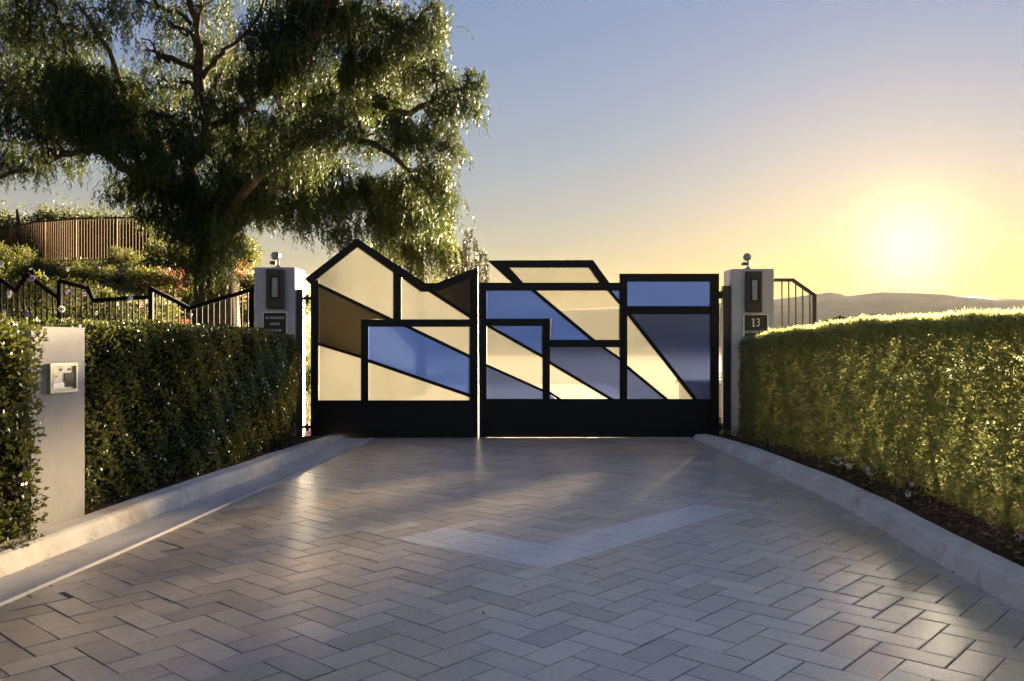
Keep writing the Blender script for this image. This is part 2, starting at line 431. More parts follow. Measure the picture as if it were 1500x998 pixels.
np_mesh("hills", V, np.stack([i, i + 1, i + n + 1, i + n], 1), M["hill"], kind="structure", smooth=True)

# ------------------------------------------------------------------ driveway edges (from the ground plane)
GUT = np.array([(-3.6, -8), (-2.95, 0), (-2.506, 4.278), (-2.371, 5.52), (-2.226, 7.14), (-2.081, 8.40), (-1.905, 10.6), (-1.85, 11.5), (-1.84, 12.2)])
KBL = np.array([(-3.9, -8), (-3.25, 0), (-2.794, 4.768), (-2.578, 6.99), (-2.38, 8.62), (-2.30, 9.85), (-2.225, 11.56), (-2.21, 11.66)])
KBR = np.array([(2.75, -8), (2.50, 0), (2.45, 4.18), (2.489, 5.274), (2.566, 6.256), (2.60, 7.43), (2.55, 8.50), (2.512, 9.40), (2.46, 10.8), (2.40, 11.5), (2.38, 12.2)])
def xl(y): return np.interp(y, GUT[:, 1], GUT[:, 0])
def xkl(y): return np.interp(y, KBL[:, 1], KBL[:, 0])
def xkr(y): return np.interp(y, KBR[:, 1], KBR[:, 0])
GATE_Y = 11.72

# sand bed under the pavers
ys = np.linspace(-8, 12.0, 60)
V = np.array([(xl(y), y, -0.016) for y in ys] + [(xkr(y) + 0.01, y, -0.016) for y in ys])
F = np.array([(k, k + 60, k + 61, k + 1) for k in range(59)])
drive = np_mesh("driveway", V, F, M["joint"], kind="structure")
drive2 = MB().poly([(-2.6, 12.0, -0.012), (2.6, 12.0, -0.012), (2.8, 26, -0.012), (-2.8, 26, -0.012)], [(0, 1, 2, 3)]).build("driveway_behind_gate", M["gutter"], kind="structure")

# herringbone pavers
PW = 0.148; PL = 2 * PW; GAP = 0.0050
th = math.radians(42.1)
vdir = np.array([math.sin(th), math.cos(th)]); udir = np.array([-math.cos(th), math.sin(th)])
ORG = np.array(ground_pt(758, 937))
CHEV = {k: np.array(ground_pt(*p)) for k, p in dict(ov=(802, 833), lo=(580, 790), li=(652, 772), iv=(795, 796.5), ri=(1020, 738), ro=(1083, 746)).items()}
ARMS = [[CHEV["ov"], CHEV["iv"], CHEV["li"], CHEV["lo"]], [CHEV["ov"], CHEV["ro"], CHEV["ri"], CHEV["iv"]]]
def split(poly, p, q):
    """part of a convex polygon left of the line p->q, and the part right of it"""
    d = q - p; s = [d[0] * (v[1] - p[1]) - d[1] * (v[0] - p[0]) for v in poly]
    A, B = [], []
    for k in range(len(poly)):
        a, b, sa, sb = poly[k], poly[(k + 1) % len(poly)], s[k], s[(k + 1) % len(poly)]
        (A if sa >= 0 else B).append(a)
        if (sa > 0 > sb) or (sa < 0 < sb):
            c = a + (b - a) * (sa / (sa - sb)); A.append(c); B.append(c)
    return A, B
def area(p):
    return 0.5 * abs(sum(p[k][0] * p[(k+1) % len(p)][1] - p[(k+1) % len(p)][0] * p[k][1] for k in range(len(p)))) if len(p) > 2 else 0
def ccw(p):
    s = sum(p[k][0] * p[(k+1) % len(p)][1] - p[(k+1) % len(p)][0] * p[k][1] for k in range(len(p)))
    return p if s > 0 else p[::-1]
ARMS = [ccw(a) for a in ARMS]

def inset(poly, d):
    out = poly
    n = len(poly)
    for k in range(n):
        p, q = poly[k], poly[(k + 1) % n]; e = q - p; L = np.hypot(*e)
        if L < 1e-6: continue
        nn = np.array([-e[1], e[0]]) / L * d
        out, _ = split(out, p + nn, q + nn)
        if len(out) < 3: return []
    return out

def stone_mesh(poly, ctr):
    """chamfered top, thin sides; local coordinates"""
    top = inset(poly, 0.0022)
    if len(top) != len(poly): top = [ctr + (p - ctr) * 0.95 for p in poly]
    n = len(poly); V = []
    for p in top: V.append((*(p - ctr), 0.0))
    for p in poly: V.append((*(p - ctr), -0.0020))
    for p in poly: V.append((*(p - ctr), -0.022))
    Fs = [tuple(range(n))]
    for k in range(n):
        j = (k + 1) % n
        Fs += [(n + k, n + j, j, k), (2*n + k, 2*n + j, n + j, n + k)]
    return V, Fs

stones = []            # (polygon, pale, full)
for a in range(-70, 71):
    for b in range(-40, 41):
        o = np.array([a + 2 * b, a - 2 * b], float)
        for kind in (0, 1):
            c0, sz = (o, (2, 1)) if kind == 0 else (o + np.array([0, 1]), (1, 2))
            uv = [c0, c0 + (sz[0], 0), c0 + np.array(sz), c0 + (0, sz[1])]
            P = [ORG + (q[0] * udir + q[1] * vdir) * PW for q in uv]
            ctr = sum(P) / 4
            if not (0.6 < ctr[1] < 12.2) or abs(ctr[0]) > 4: continue
            P = ccw(P); A0 = area(P)
            yc = ctr[1]
            lp, lq = np.array([xl(yc - .3), yc - .3]), np.array([xl(yc + .3), yc + .3])
            rp, rq = np.array([xkr(yc - .3), yc - .3]), np.array([xkr(yc + .3), yc + .3])
            P, _ = split(P, lq, lp)
            if area(P) < 0.012 * A0: continue
            P, _ = split(P, rp, rq)
            if area(P) < 0.012 * A0: continue
            P, _ = split(P, np.array([9., 12.0]), np.array([-9., 12.0])) if yc > 11.6 else (P, None)
            if area(P) < 0.012 * A0: continue
            P = ccw(P); pieces = []
            hit = False
            for arm in ARMS:
                ins = P
                for k in range(4):
                    if len(ins) > 2: ins, _ = split(ins, arm[k], arm[(k + 1) % 4])
                hit = hit or area(ins) > 0.012 * A0
            if not hit: pieces = [(P, False)]
            else:
                c_ = CHEV; plainp, pales = [], []
                up1, dn1 = split(P, c_["ov"], c_["lo"])[::-1]         # above / below the outer left edge
                plainp.append(dn1)
                if area(up1) > 1e-6:
                    up2, dn2 = split(up1, c_["ov"], c_["ro"]); plainp.append(dn2)
                    if area(up2) > 1e-6:
                        a1, b1 = split(up2, c_["iv"], c_["li"])[::-1]; pales.append(b1)
                        if area(a1) > 1e-6:
                            a2, b2 = split(a1, c_["iv"], c_["ri"]); plainp.append(a2); pales.append(b2)
                for q in pales:
                    if area(q) < 1e-6: continue
                    q, o1 = split(q, c_["lo"], c_["li"])[::-1]; plainp.append(o1)
                    if area(q) > 1e-6:
                        q, o2 = split(q, c_["ro"], c_["ri"]); plainp.append(o2)
                        if area(q) > 1e-6: pieces.append((ccw(q), True))
                pieces += [(ccw(q), False) for q in plainp if area(q) > 1e-6]
            for q, pale in pieces:
                if area(q) < 0.006 * A0: continue
                q2 = inset(q, GAP / 2 if not pale else GAP / 2 * 0.45)
                if len(q2) >= 3: stones.append((q2, pale, area(q) > 0.995 * A0, kind))
def in_view(c):
    if c[1] < 3.25: return False
    return abs(c[0] / c[1] * FPX) < 770
info = []
for s in stones:
    c = sum(s[0]) / len(s[0]); info.append((0 if in_view(c) else 1, c[1], c))
pale_ix = [k for k, s in enumerate(stones) if s[1]]
plain_ix = sorted([k for k, s in enumerate(stones) if not s[1]], key=lambda k: info[k][:2])
single = plain_ix[:298]; rest = plain_ix[298:]
shared = {}
for k in single + pale_ix:
    q, pale, full, kind = stones[k]; c = info[k][2]
    nm = "pale_paver" if pale else "paver"
    key = (kind, pale) if full else None
    if key is None or key not in shared:
        Vv, Ff = stone_mesh(q, c)
        me = bpy.data.meshes.new(nm); me.from_pydata(Vv, [], Ff); me.update()
        me.materials.append(M[nm])
        if key: shared[key] = me
    else: me = shared[key]
    ob = bpy.data.objects.new(nm, me); COL.objects.link(ob); ob.parent = drive
    ob.location = (c[0], c[1], random.uniform(-0.0012, 0.0012))
    ob.rotation_euler = (random.gauss(0, 0.0022), random.gauss(0, 0.0022), random.gauss(0, 0.004))
    ob["tint"] = min(1.0, max(0.0, random.gauss(0.5, 0.27)))
Vv, Ff, tt = [], [], []
for k in rest:
    q, pale, full, kind = stones[k]; c = info[k][2]
    a, f = stone_mesh(q, c); b = len(Vv); dz = random.uniform(-0.0012, 0.0012)
    sx, sy = random.gauss(0, 0.0022), random.gauss(0, 0.0022)
    Vv += [(x + c[0], y + c[1], z + dz + x * sx + y * sy) for x, y, z in a]; Ff += [tuple(i + b for i in g) for g in f]
    tt += [min(1.0, max(0.0, random.gauss(0.5, 0.27)))] * len(f)
me = bpy.data.meshes.new("paver_field"); me.from_pydata(Vv, [], Ff); me.update()
at_ = me.attributes.new("tint", 'FLOAT', 'FACE'); at_.data.foreach_set("value", tt)
me.materials.append(M["paver"])
o = bpy.data.objects.new("paver_field", me); COL.objects.link(o); o.parent = drive; o["kind"] = "stuff"

# gutter pan on the left, with a proud lip against the pavers
ys = np.linspace(-8, 11.62, 90); rowsV = []
for y in ys:
    a, b = xl(y), xkl(y)
    rowsV += [(a - 0.001, y, -0.02), (a - 0.001, y, 0.011), (a - 0.014, y, 0.013), (a - 0.03, y, 0.006), ((a + b) / 2, y, 0.001), (b - 0.04, y, 0.004)]
F = [(r*6+c, r*6+c+1, (r+1)*6+c+1, (r+1)*6+c) for r in range(len(ys)-1) for c in range(5)]
np_mesh("gutter", np.array(rowsV), np.array(F), M["gutter"], kind="structure")

# kerbs, swept in sections with joints
def kerb(fx, side, y0, y1, hfun, n=40, name="kerb"):
    V = []; ys = np.linspace(y0, y1, n)
    for y in ys:
        x = float(fx(y)); h = hfun(y); wv = 0.003 * math.sin(y * 5.1) + 0.002 * math.sin(y * 13.7)
        pr = [(0.0, -0.05), (0.0, 0.0), (0.028, h * 0.70), (0.040, h * 0.90), (0.062, h), (0.19, h + 0.004), (0.200, h - 0.006), (0.202, -0.05)]
        V += [(x + side * (u + wv), y, z) for u, z in pr]
    k = len(pr)
    F = [(r*k+c, r*k+c+1, (r+1)*k+c+1, (r+1)*k+c) for r in range(n-1) for c in range(k-1)]
    mb = MB(); mb.poly(V, F, False)
    mb.poly([V[j] for j in range(k)], [tuple(range(k))]); mb.poly([V[(n-1)*k+j] for j in range(k)], [tuple(range(k))])
    return mb.build(name, M["concrete"], kind="structure")
hl = lambda y: np.interp(y, [0, 9.0, 9.8, 11.2, 11.7], [0.125, 0.12, 0.10, 0.055, 0.04])
hr = lambda y: np.interp(y, [0, 9.5, 10.8, 11.7], [0.125, 0.12, 0.085, 0.05])
for a, b in ((-8, 3.9), (3.908, 6.985), (6.997, 11.60)): kerb(xkl, -1, a, b, hl)
for a, b in ((-8, 2.6), (2.608, 6.10), (6.108, 11.62)): kerb(xkr, 1, a, b, hr)

# planting beds behind the kerbs
for nm, fx, sd, w in (("planting_bed", lambda y: xkl(min(y, 11.6)) - 0.196, -1, 2.2), ("planting_bed", lambda y: xkr(min(y, 11.6)) + 0.196, 1, 2.2)):
    ys = np.linspace(-8, 13.5, 130); us = np.linspace(0, w, 26); V = []
    for y in ys:
        x0 = fx(y); hh = hl(y) if sd < 0 else hr(y)
        for u in us:
            V.append((x0 + sd * u, y, max(hh - 0.02, 0.02) + 0.03 * math.sin(u * 9 + y * 3.1) * math.sin(y * 7.3 + u * 4) * min(1, u * 6) + 0.02 * min(1, u * 4)))
    k = len(us); F = [(r*k+c, r*k+c+1, (r+1)*k+c+1, (r+1)*k+c) for r in range(len(ys)-1) for c in range(k-1)]
    np_mesh(nm, np.array(V), np.array(F), M["soil"], kind="structure", smooth=True)

# ------------------------------------------------------------------ gate leaves
GS = GATE_Y / FPX
def gp(x, y): return ((x - CX) * GS, CAMH + (CY - y) * GS)
gate_step = [0]
def gate_bar(pts, name, parent, depth=0.06):
    """flat bar cut to a polygon given on the gate's front plane"""
    gate_step[0] += 1; e = 0.0011 * (gate_step[0] % 9)
    MB().prism([gp(*p) for p in pts], GATE_Y - depth / 2 - e, GATE_Y + depth / 2 + e).build(name, M["black"], parent)
def gate_line(a, b, w, name, parent, depth=0.036):
    a, b = np.array(a, float), np.array(b, float); d = (b - a) / np.linalg.norm(b - a); n = np.array([-d[1], d[0]]) * w / 2
    gate_bar([a + n, b + n, b - n, a - n], name, parent, depth)
def gate_pane(pts, mat, parent):
    c = np.mean(np.array(pts, float), 0); P = []
    for p in pts:
        v = np.array(p, float) - c; L = np.linalg.norm(v); P.append(c + v * (L + 2.6) / L)
    gate_step[0] += 1; e = 0.0007 * (gate_step[0] % 7)
    MB().prism([gp(*p) for p in P], GATE_Y - 0.006 + e, GATE_Y + 0.004 + e).build("pane", M[mat], parent)
def R(x0, x1, y0, y1): return [(x0, y0), (x1, y0), (x1, y1), (x0, y1)]

lg = thing("gate_leaf", (gp(456, 641)[0], GATE_Y, 0), "black steel gate leaf with a peaked house-shaped top and cream, blue and smoky panels", "gate")
gate_bar([(447, 409), (523.5, 349.5), (524.5, 362), (461, 412), (457, 418)], "top_rail", lg)
gate_bar([(523.5, 349.5), (623, 415), (617.5, 427.4), (524, 362)], "top_rail", lg)
gate_bar([(621, 415), (640, 415), (700.4, 391.5), (700.4, 404), (640, 427.5), (616, 427.5)], "top_rail", lg)
gate_bar(R(456, 467, 411, 641.2), "stile", lg, 0.064)
gate_bar(R(689, 700.4, 396, 641.2), "stile", lg, 0.064)
gate_bar(R(466, 690, 586.5, 634), "kick_panel", lg, 0.028)
gate_bar(R(466, 690, 633, 641), "bottom_rail", lg, 0.052)
gate_bar(R(577.2, 588, 396, 469), "mullion", lg, 0.054)
gate_bar(R(529.4, 690, 468, 478.8), "cross_rail", lg, 0.050)
gate_bar(R(529.4, 540, 470, 588), "mullion", lg, 0.046)
for a, b, w in (((460, 414.5), (576, 470), 5), ((628, 424.5), (692, 465.5), 5), ((592, 476), (692, 524), 4.2), ((464, 503), (531, 523.5), 4), ((536, 527), (692, 580.8), 4.4)):
    gate_line(a, b, w, "diagonal_bar", lg)
for m_, p in (("cream_dense", [(461, 413), (524, 362), (577, 400), (577, 467)]), ("smoke_pane", [(467, 421), (566, 468), (530, 469), (529, 521), (467, 504)]),
              ("cream_dense", R(467, 529, 0, 0)[:0] + [(467, 506), (529, 526), (529, 587), (467, 587)]), ("cream_dense", [(588, 409), (618, 427), (628, 427), (688, 467), (588, 468)]),
              ("smoke_pane", [(638, 428), (688.4, 408.4), (688.4, 459.5)]), ("blue_pane", [(540, 479), (593, 479), (689, 524), (689, 577), (540, 527)]),
              ("cream_dense", [(602, 478), (689, 478), (689, 520)]), ("cream_dense", [(540, 531), (689, 582), (689, 586), (540, 586)])):
    gate_pane(p, m_, lg)

rg = thing("gate_leaf", (gp(1052, 641)[0], GATE_Y, 0), "black steel gate leaf with slanted open crest and tall square end by the house number", "gate")
gate_bar(R(702, 713, 415, 640.6), "stile", rg, 0.064)
gate_bar(R(1041, 1052.4, 401.3, 640.6), "stile", rg, 0.064)
gate_bar(R(702, 908, 414.5, 425.8), "top_rail", rg)
gate_bar([(713, 382), (868.5, 381.4), (876, 392.3), (728, 392.3)], "crest_rail", rg, 0.056)
gate_bar([(714, 382), (745, 391), (768, 416), (751, 416)], "crest_arm", rg, 0.050)
gate_bar([(862, 383), (868.5, 381.4), (893.5, 416), (879.5, 416), (861, 390)], "crest_arm", rg, 0.050)
gate_bar(R(907.6, 1052.4, 401.3, 412.6), "top_rail", rg, 0.058)
gate_bar(R(908, 918.5, 402, 586), "mullion", rg, 0.054)
gate_bar(R(917, 1042, 448.7, 460.6), "cross_rail", rg, 0.050)
gate_bar(R(712, 805.4, 467, 477.6), "cross_rail", rg, 0.050)
gate_bar(R(794.8, 805.4, 468, 586), "mullion", rg, 0.046)
gate_bar(R(804, 909, 498, 508.6), "cross_rail", rg, 0.042)
gate_bar(R(712, 1042, 584.5, 633), "kick_panel", rg, 0.028)
gate_bar(R(712, 1042, 632, 640.4), "bottom_rail", rg, 0.052)
for a, b, w in (((779.5, 424), (870.5, 500), 4.6), ((890.5, 423.5), (911, 447.5), 4), ((715, 477), (797, 523.5), 4.2), ((711, 534.5), (797, 573), 3.8), ((803, 574), (823, 587), 3.8),
                ((803, 529.8), (898, 586.5), 4.2), ((880, 506.5), (911, 528), 3.6), ((915, 534.8), (977, 585.8), 4.2), ((920, 459), (1018.5, 585), 5)):
    gate_line(a, b, w, "diagonal_bar", rg)
for m_, p in (("cream_pane", [(743, 392), (863, 392), (878.5, 414), (766, 414)]), ("blue_pane", [(713, 426), (777, 426), (865, 498), (805.4, 498), (805.4, 467), (713, 467)]),
              ("cream_pane", [(785.5, 425.5), (889.4, 425.5), (908, 447), (908, 498), (872, 498)]), ("blue_pane", [(895, 425.5), (908, 425.5), (908, 440)]),
              ("blue_pane", [(723, 477.6), (794.8, 477.6), (794.8, 520)]), ("cream_pane", [(713, 479), (794.8, 525.6), (794.8, 570), (713, 533.7)]),
              ("slate_pane", [(713, 537.5), (794.8, 573.4), (794.8, 585), (713, 585)]), ("slate_pane", [(805.4, 509), (880, 509), (908, 527), (908, 585), (897, 585), (805.4, 529)]),
              ("cream_pane", [(886, 508), (908, 508), (908, 525)]), ("cream_pane", [(805.4, 533.3), (892, 585), (823, 585), (805.4, 576)]), ("slate_pane", [(805.4, 579), (814, 585), (805.4, 585)]),
              ("cream_pane", [(918.5, 462), (1014.7, 584), (978.5, 584), (918.5, 536)]), ("slate_pane", [(925.6, 460.6), (1041, 460.6), (1041, 584), (1020, 584)]),
              ("slate_pane", [(918.5, 539), (970.4, 584), (918.5, 584)]), ("blue_pane", [(918.5, 412.5), (1041, 412.5), (1041, 448.7), (918.5, 448.7)])):
    gate_pane(p, m_, rg)

# ------------------------------------------------------------------ pillars, hinge posts, lights, signs
def pillar(x0, x1, y0, y1, z1, label, seam):
    t = thing("gate_pillar", ((x0 + x1) / 2, (y0 + y1) / 2, 0), label, "pillar")
    MB().box(x0, x1, y0, y1, 0, z1, 0.008).build("shaft", M["pillar"], t)
    return t
pillar(-3.42, -2.88, 11.59, 12.17, 2.272, "pale grey square gate pillar carrying the no trespassing sign", 0)
pillar(2.92, 3.48, 11.607, 12.06, 2.252, "pale grey square gate pillar carrying the house number plate", 0)

def hinge_post(x0, x1, ztop, gate_x, label):
    t = thing("hinge_post", ((x0 + x1) / 2, 11.71, 0), label, "post")
    MB().box(x0, x1, 11.655, 11.765, 0.0, ztop, 0.004).build("post", M["bronze"], t)
    s = 1 if gate_x > x1 else -1
    xe = x1 if s > 0 else x0
    for z in (ztop - 0.10, 0.16):
        lo, hi = sorted((xe - s * 0.002, gate_x + s * 0.004))
        MB().box(lo, hi, 11.685, 11.735, z - 0.035, z + 0.005, 0.003).build("hinge_arm", M["bronze"], t)
        cxh = (lo + hi) / 2
        MB().tube([(cxh, 11.71, z - 0.07), (cxh, 11.71, z + 0.03)], 0.022, 10).build("hinge_pin", M["bronze"], t)
hinge_post(-2.876, -2.79, 1.98, gp(456, 0)[0], "dark steel hinge post beside the pillar with the no trespassing sign")
hinge_post(2.815, 2.916, 2.03, gp(1052.4, 0)[0], "dark steel hinge post beside the pillar with the house number")

def wall_light(x0, x1, z0, z1, yf, label):
    t = thing("wall_light", ((x0 + x1) / 2, yf, z0), label, "wall light", "wall lights on the gate pillars")
    MB().box(x0, x1, yf - 0.085, yf - 0.002, z0, z1, 0.012).build("housing", M["bronze"], t)
    cx = (x0 + x1) / 2; w = (x1 - x0)
    h = z1 - z0
    bz = MB(); a0, a1, b0, b1 = cx - w * .26, cx + w * .30, z0 + h * .25, z1 - h * .18
    for q in ((a0, a1, b0, b0 + .012), (a0, a1, b1 - .012, b1), (a0, a0 + .012, b0 + .012, b1 - .012), (a1 - .012, a1, b0 + .012, b1 - .012)):
        bz.box(q[0], q[1], yf - 0.094, yf - 0.083, q[2], q[3])
    bz.build("bezel", M["black"], t)
    MB().box(cx - w * .14, cx + w * .17, yf - 0.091, yf - 0.082, z0 + h * .29, z1 - h * .22, 0.003).build("lens", M["lens"], t)
def PZ(y, Y): return CAMH + (CY - y) * Y / FPX
def PX(x, Y): return (x - CX) * Y / FPX
wall_light(PX(389.5, 11.52), PX(415.5, 11.52), PZ(452, 11.52), PZ(394.5, 11.52), 11.59, "dark tall wall light above the no trespassing sign")
wall_light(PX(1093.5, 11.52), PX(1117, 11.52), PZ(457, 11.52), PZ(397.5, 11.52), 11.607, "dark tall wall light above the house number plate")

def text_mesh(s, size, cx, cz, y, mat, parent, name="lettering", xs=1.0, extra=None):
    cu = bpy.data.curves.new("txt", 'FONT'); cu.body = s; cu.size = size; cu.align_x = 'CENTER'; cu.align_y = 'CENTER'; cu.extrude = 0.0015
    tmp = bpy.data.objects.new("txt", cu); COL.objects.link(tmp)
    dg = bpy.context.evaluated_depsgraph_get(); dg.update()
    me = bpy.data.meshes.new_from_object(tmp.evaluated_get(dg))
    bpy.data.objects.remove(tmp); bpy.data.curves.remove(cu)
    off = world_off(parent)
    for v in me.vertices:
        v.co = Vector((v.co.x * xs + cx, y - v.co.z, v.co.y + cz)) - off
    me.materials.clear(); me.materials.append(mat); me.name = name
    o = bpy.data.objects.new(name, me); COL.objects.link(o); o.parent = parent
    return o

def sign(x0, x1, z0, z1, yf, label):
    t = thing("sign", ((x0 + x1) / 2, yf, z0), label, "sign")
    MB().box(x0 + .012, x1 - .012, yf - 0.012, yf - 0.002, z0 + .012, z1 - .012).build("plate", M["plate"], t)
    f = MB(); b = 0.014
    f.box(x0, x1, yf - 0.018, yf - 0.003, z1 - b, z1); f.box(x0, x1, yf - 0.018, yf - 0.003, z0, z0 + b)
    f.box(x0, x0 + b, yf - 0.018, yf - 0.003, z0 + b, z1 - b); f.box(x1 - b, x1, yf - 0.018, yf - 0.003, z0 + b, z1 - b)
    f.build("frame", M["white"], t)
    return t
YL = 11.59
s1 = sign(PX(385, YL), PX(421, YL), PZ(496, YL), PZ(457, YL), YL, "small dark sign with white border reading no trespassing armed response")
for s, yy in (("NO TRESPASSING", 466), ("ARMED", 475), ("RESPONSE", 484.5)):
    text_mesh(s, 0.044, PX(403, YL), PZ(yy, YL), YL - 0.0125, M["white"], s1, xs=0.72 if len(s) > 9 else 0.9)
YR = 11.607
s2 = sign(PX(1088.5, YR), PX(1125, YR), PZ(500, YR), PZ(460, YR), YR, "dark house number plate with white border reading 13")
text_mesh("3", 0.155, PX(1110.3, YR), PZ(473, YR), YR - 0.0125, M["white"], s2, xs=0.72)
zb_, zt_, x1c = PZ(478.9, YR), PZ(467.0, YR), PX(1103.4, YR)
one = MB(); one.box(x1c - .009, x1c + .009, YR - .0155, YR - .0125, zb_ + .007, zt_)
one.box(x1c - .024, x1c + .024, YR - .0155, YR - .0125, zb_, zb_ + .007)
one.poly([(x1c - .009, YR - .0155, zt_), (x1c - .009, YR - .0155, zt_ - .012), (x1c - .027, YR - .0155, zt_ - .018), (x1c - .027, YR - .0155, zt_ - .011)], [(0, 1, 2, 3)])
one.build("numeral", M["white"], s2)
text_mesh("OLD RANCH ROAD", 0.050, PX(1106.7, YR), PZ(486.5, YR), YR - 0.0125, M["white"], s2, xs=0.66)

def flood(px, py_top, Y, zbase, label, mirror):
    """sensor flood lamp on a small pole: base disc, bent arm, sensor head, round lamp"""
    x = PX(px, Y); t = thing("security_light", (x, Y, zbase), label, "security light", "security lights on the gate pillars")
    s = mirror
    MB().tube([(x, Y, zbase), (x, Y, zbase + .012), (x, Y, zbase + .030)], [.046, .046, .026], 14).build("mount", M["grey_metal"], t)
    MB().tube([(x, Y, zbase + .025), (x + .004 * s, Y, zbase + .09), (x - .006 * s, Y - .01, zbase + .135)], [.014, .013, .012], 8).build("arm", M["grey_metal"], t)
    MB().box(x - .004 - .034 - .055 * s, x - .004 + .034 - .055 * s, Y - .085, Y + .01, zbase + .048, zbase + .092, .008).build("sensor", M["bronze"], t)
    MB().tube([(x - .02 * s, Y - .0, zbase + .072), (x - .055 * s, Y - .03, zbase + .072)], .010, 6).build("bracket", M["grey_metal"], t)
    c = Vector((x - .012 * s, Y - .015, zbase + .168)); d = Vector((-.35 * s, -.9, -.12)).normalized()
    MB().tube([c - d * .045, c - d * .03, c + d * .03, c + d * .055], [.024, .042, .052, .054], 16).build("lamp_head", M["bronze"], t)
    MB().tube([c + d * .0555, c + d * .058], [.046, .046], 16).build("lamp_lens", M["lens"], t)
flood(407.5, 372, 11.75, 2.271, "dark twin-head security light on the pillar with the no trespassing sign", 1)
flood(1096, 372, 11.72, 2.251, "dark twin-head security light on the pillar with the house number", 1)

# ------------------------------------------------------------------ intercom post on the left
ip = thing("intercom_post", (-3.0, 5.62, 0.1), "beige rendered intercom post standing between two clipped hedges", "intercom")
A, B = Vector((-2.935, 5.335, 0)), Vector((-2.878, 5.885, 0))
dv = (B - A).normalized(); nv = Vector((dv.y, -dv.x, 0))            # nv points to the driveway
def slab(a, b, dep, z0, z1, mb):
    c = [a, b, b - nv * dep, a - nv * dep]
    mb.poly([(p.x, p.y, z0) for p in c] + [(p.x, p.y, z1) for p in c], [(0, 1, 2, 3), (7, 6, 5, 4), (0, 4, 5, 1), (1, 5, 6, 2), (2, 6, 7, 3), (3, 7, 4, 0)])
    return mb
slab(A, B, 0.30, 0.06, 1.376, MB()).build("shaft", M["stucco"], ip)
slab(A + nv * .003 - dv * .003, B + nv * .003 + dv * .003, 0.306, 1.376, 1.386, MB()).build("cap", M["stucco"], ip)
def face_box(u0, u1, z0, z1, d0, d1, name, mat, parent, bev=0):
    """box on the post's driveway face; u along the face from its near end"""
    a = A + dv * u0 + nv * d1; b = A + dv * u1 + nv * d1
    return slab(a, b, d1 - d0, z0, z1, MB()).build(name, M[mat], parent)
u0, u1, z0, z1 = 0.155, 0.445, 0.965, 1.155
kp = face_box(u0 + .018, u1 - .018, z0 + .018, z1 - .018, -.01, .010, "keypad_panel", "brass", ip)
kp["label"] = "pale brass intercom panel with keypad and dark screen"
fm = MB()
for q in ((u0, u1, z0, z0 + .02), (u0, u1, z1 - .02, z1), (u0, u0 + .02, z0 + .02, z1 - .02), (u1 - .02, u1, z0 + .02, z1 - .02)):
    a = A + dv * q[0] + nv * .022; b = A + dv * q[1] + nv * .022; slab(a, b, .03, q[2], q[3], fm)
fm.build("frame", M["brass"], kp)
face_box(u0 + .155, u1 - .03, z0 + .035, z1 - .065, .0105, .014, "screen", "mirror", kp)
face_box(u0 + .035, u0 + .150, z0 + .032, z0 + .062, .0105, .016, "card_slot", "steel", kp)
for r_ in range(4): face_box(u0 + .030, u0 + .042, z1 - .075 - r_ * .018, z1 - .066 - r_ * .018, .0105, .015, "button", "black", kp)
for uu in (.115, .205): face_box(u0 + uu, u0 + uu + .014, z1 - .048, z1 - .036, .0105, .016, "button", "black", kp)
face_box(u0 + .075, u0 + .085, z1 - .088, z1 - .080, .0105, .015, "button", "steel", kp)

# ------------------------------------------------------------------ fences
def rail_z(pts, Y): return [at(x, y, Y) for x, y in pts]
FY = 11.86
bf = thing("zigzag_fence", (-5.2, FY, 0), "black iron fence with zigzag top rail and thin bars behind the clipped hedge", "fence")
segs = [[(-60, 440), (-30, 395), (0, 409), (24, 426), (41, 403), (85, 436)], [(88, 411.5), (130, 423), (137, 440.5), (222, 435)], [(222, 423), (278, 452), (370, 424)]]
def bar2(a, b, w, y0, y1, mb):
    """flat bar between two points of a vertical plane, mitred square"""
    d = Vector((b.x - a.x, 0, b.z - a.z)); L = d.length; d /= L; n = Vector((-d.z, 0, d.x)) * w / 2; e = d * w * 0.35
    P = [a - e + n, b + e + n, b + e - n, a - e - n]
    return mb.prism([(p.x, p.z) for p in P], y0, y1)
k_ = 0
for sg in segs:
    W = rail_z(sg, FY)
    for a, b in zip(W[:-1], W[1:]):
        k_ += 1; e = 0.002 * (k_ % 3)
        bar2(a, b, 0.052, FY - 0.022 - e, FY + 0.022 + e, MB()).build("top_rail", M["fence_black"], bf)
def seg_z(sg, x):
    xs = [p[0] for p in sg]; return np.interp(x, xs, [p[1] for p in sg])
zb = 0.16
MB().box(PX(-60, FY), PX(372, FY), FY - .015, FY + .015, zb, zb + .04).build("bottom_rail", M["fence_black"], bf)
x = -57.0
while x < 366:
    sg = segs[0] if x < 86 else segs[1] if x < 222 else segs[2]
    zt = PZ(seg_z(sg, x), FY) - 0.01
    X = PX(x, FY)
    MB().box(X - .008, X + .008, FY - .008, FY + .008, zb + .03, zt).build("baluster", M["fence_black"], bf)
    x += 8.4
for x, y0 in ((87.5, 411), (221.5, 421), (368.5, 424)):
    X = PX(x, FY); MB().box(X - .028, X + .028, FY - .027, FY + .027, 0.02, PZ(y0, FY)).build("post", M["fence_black"], bf)

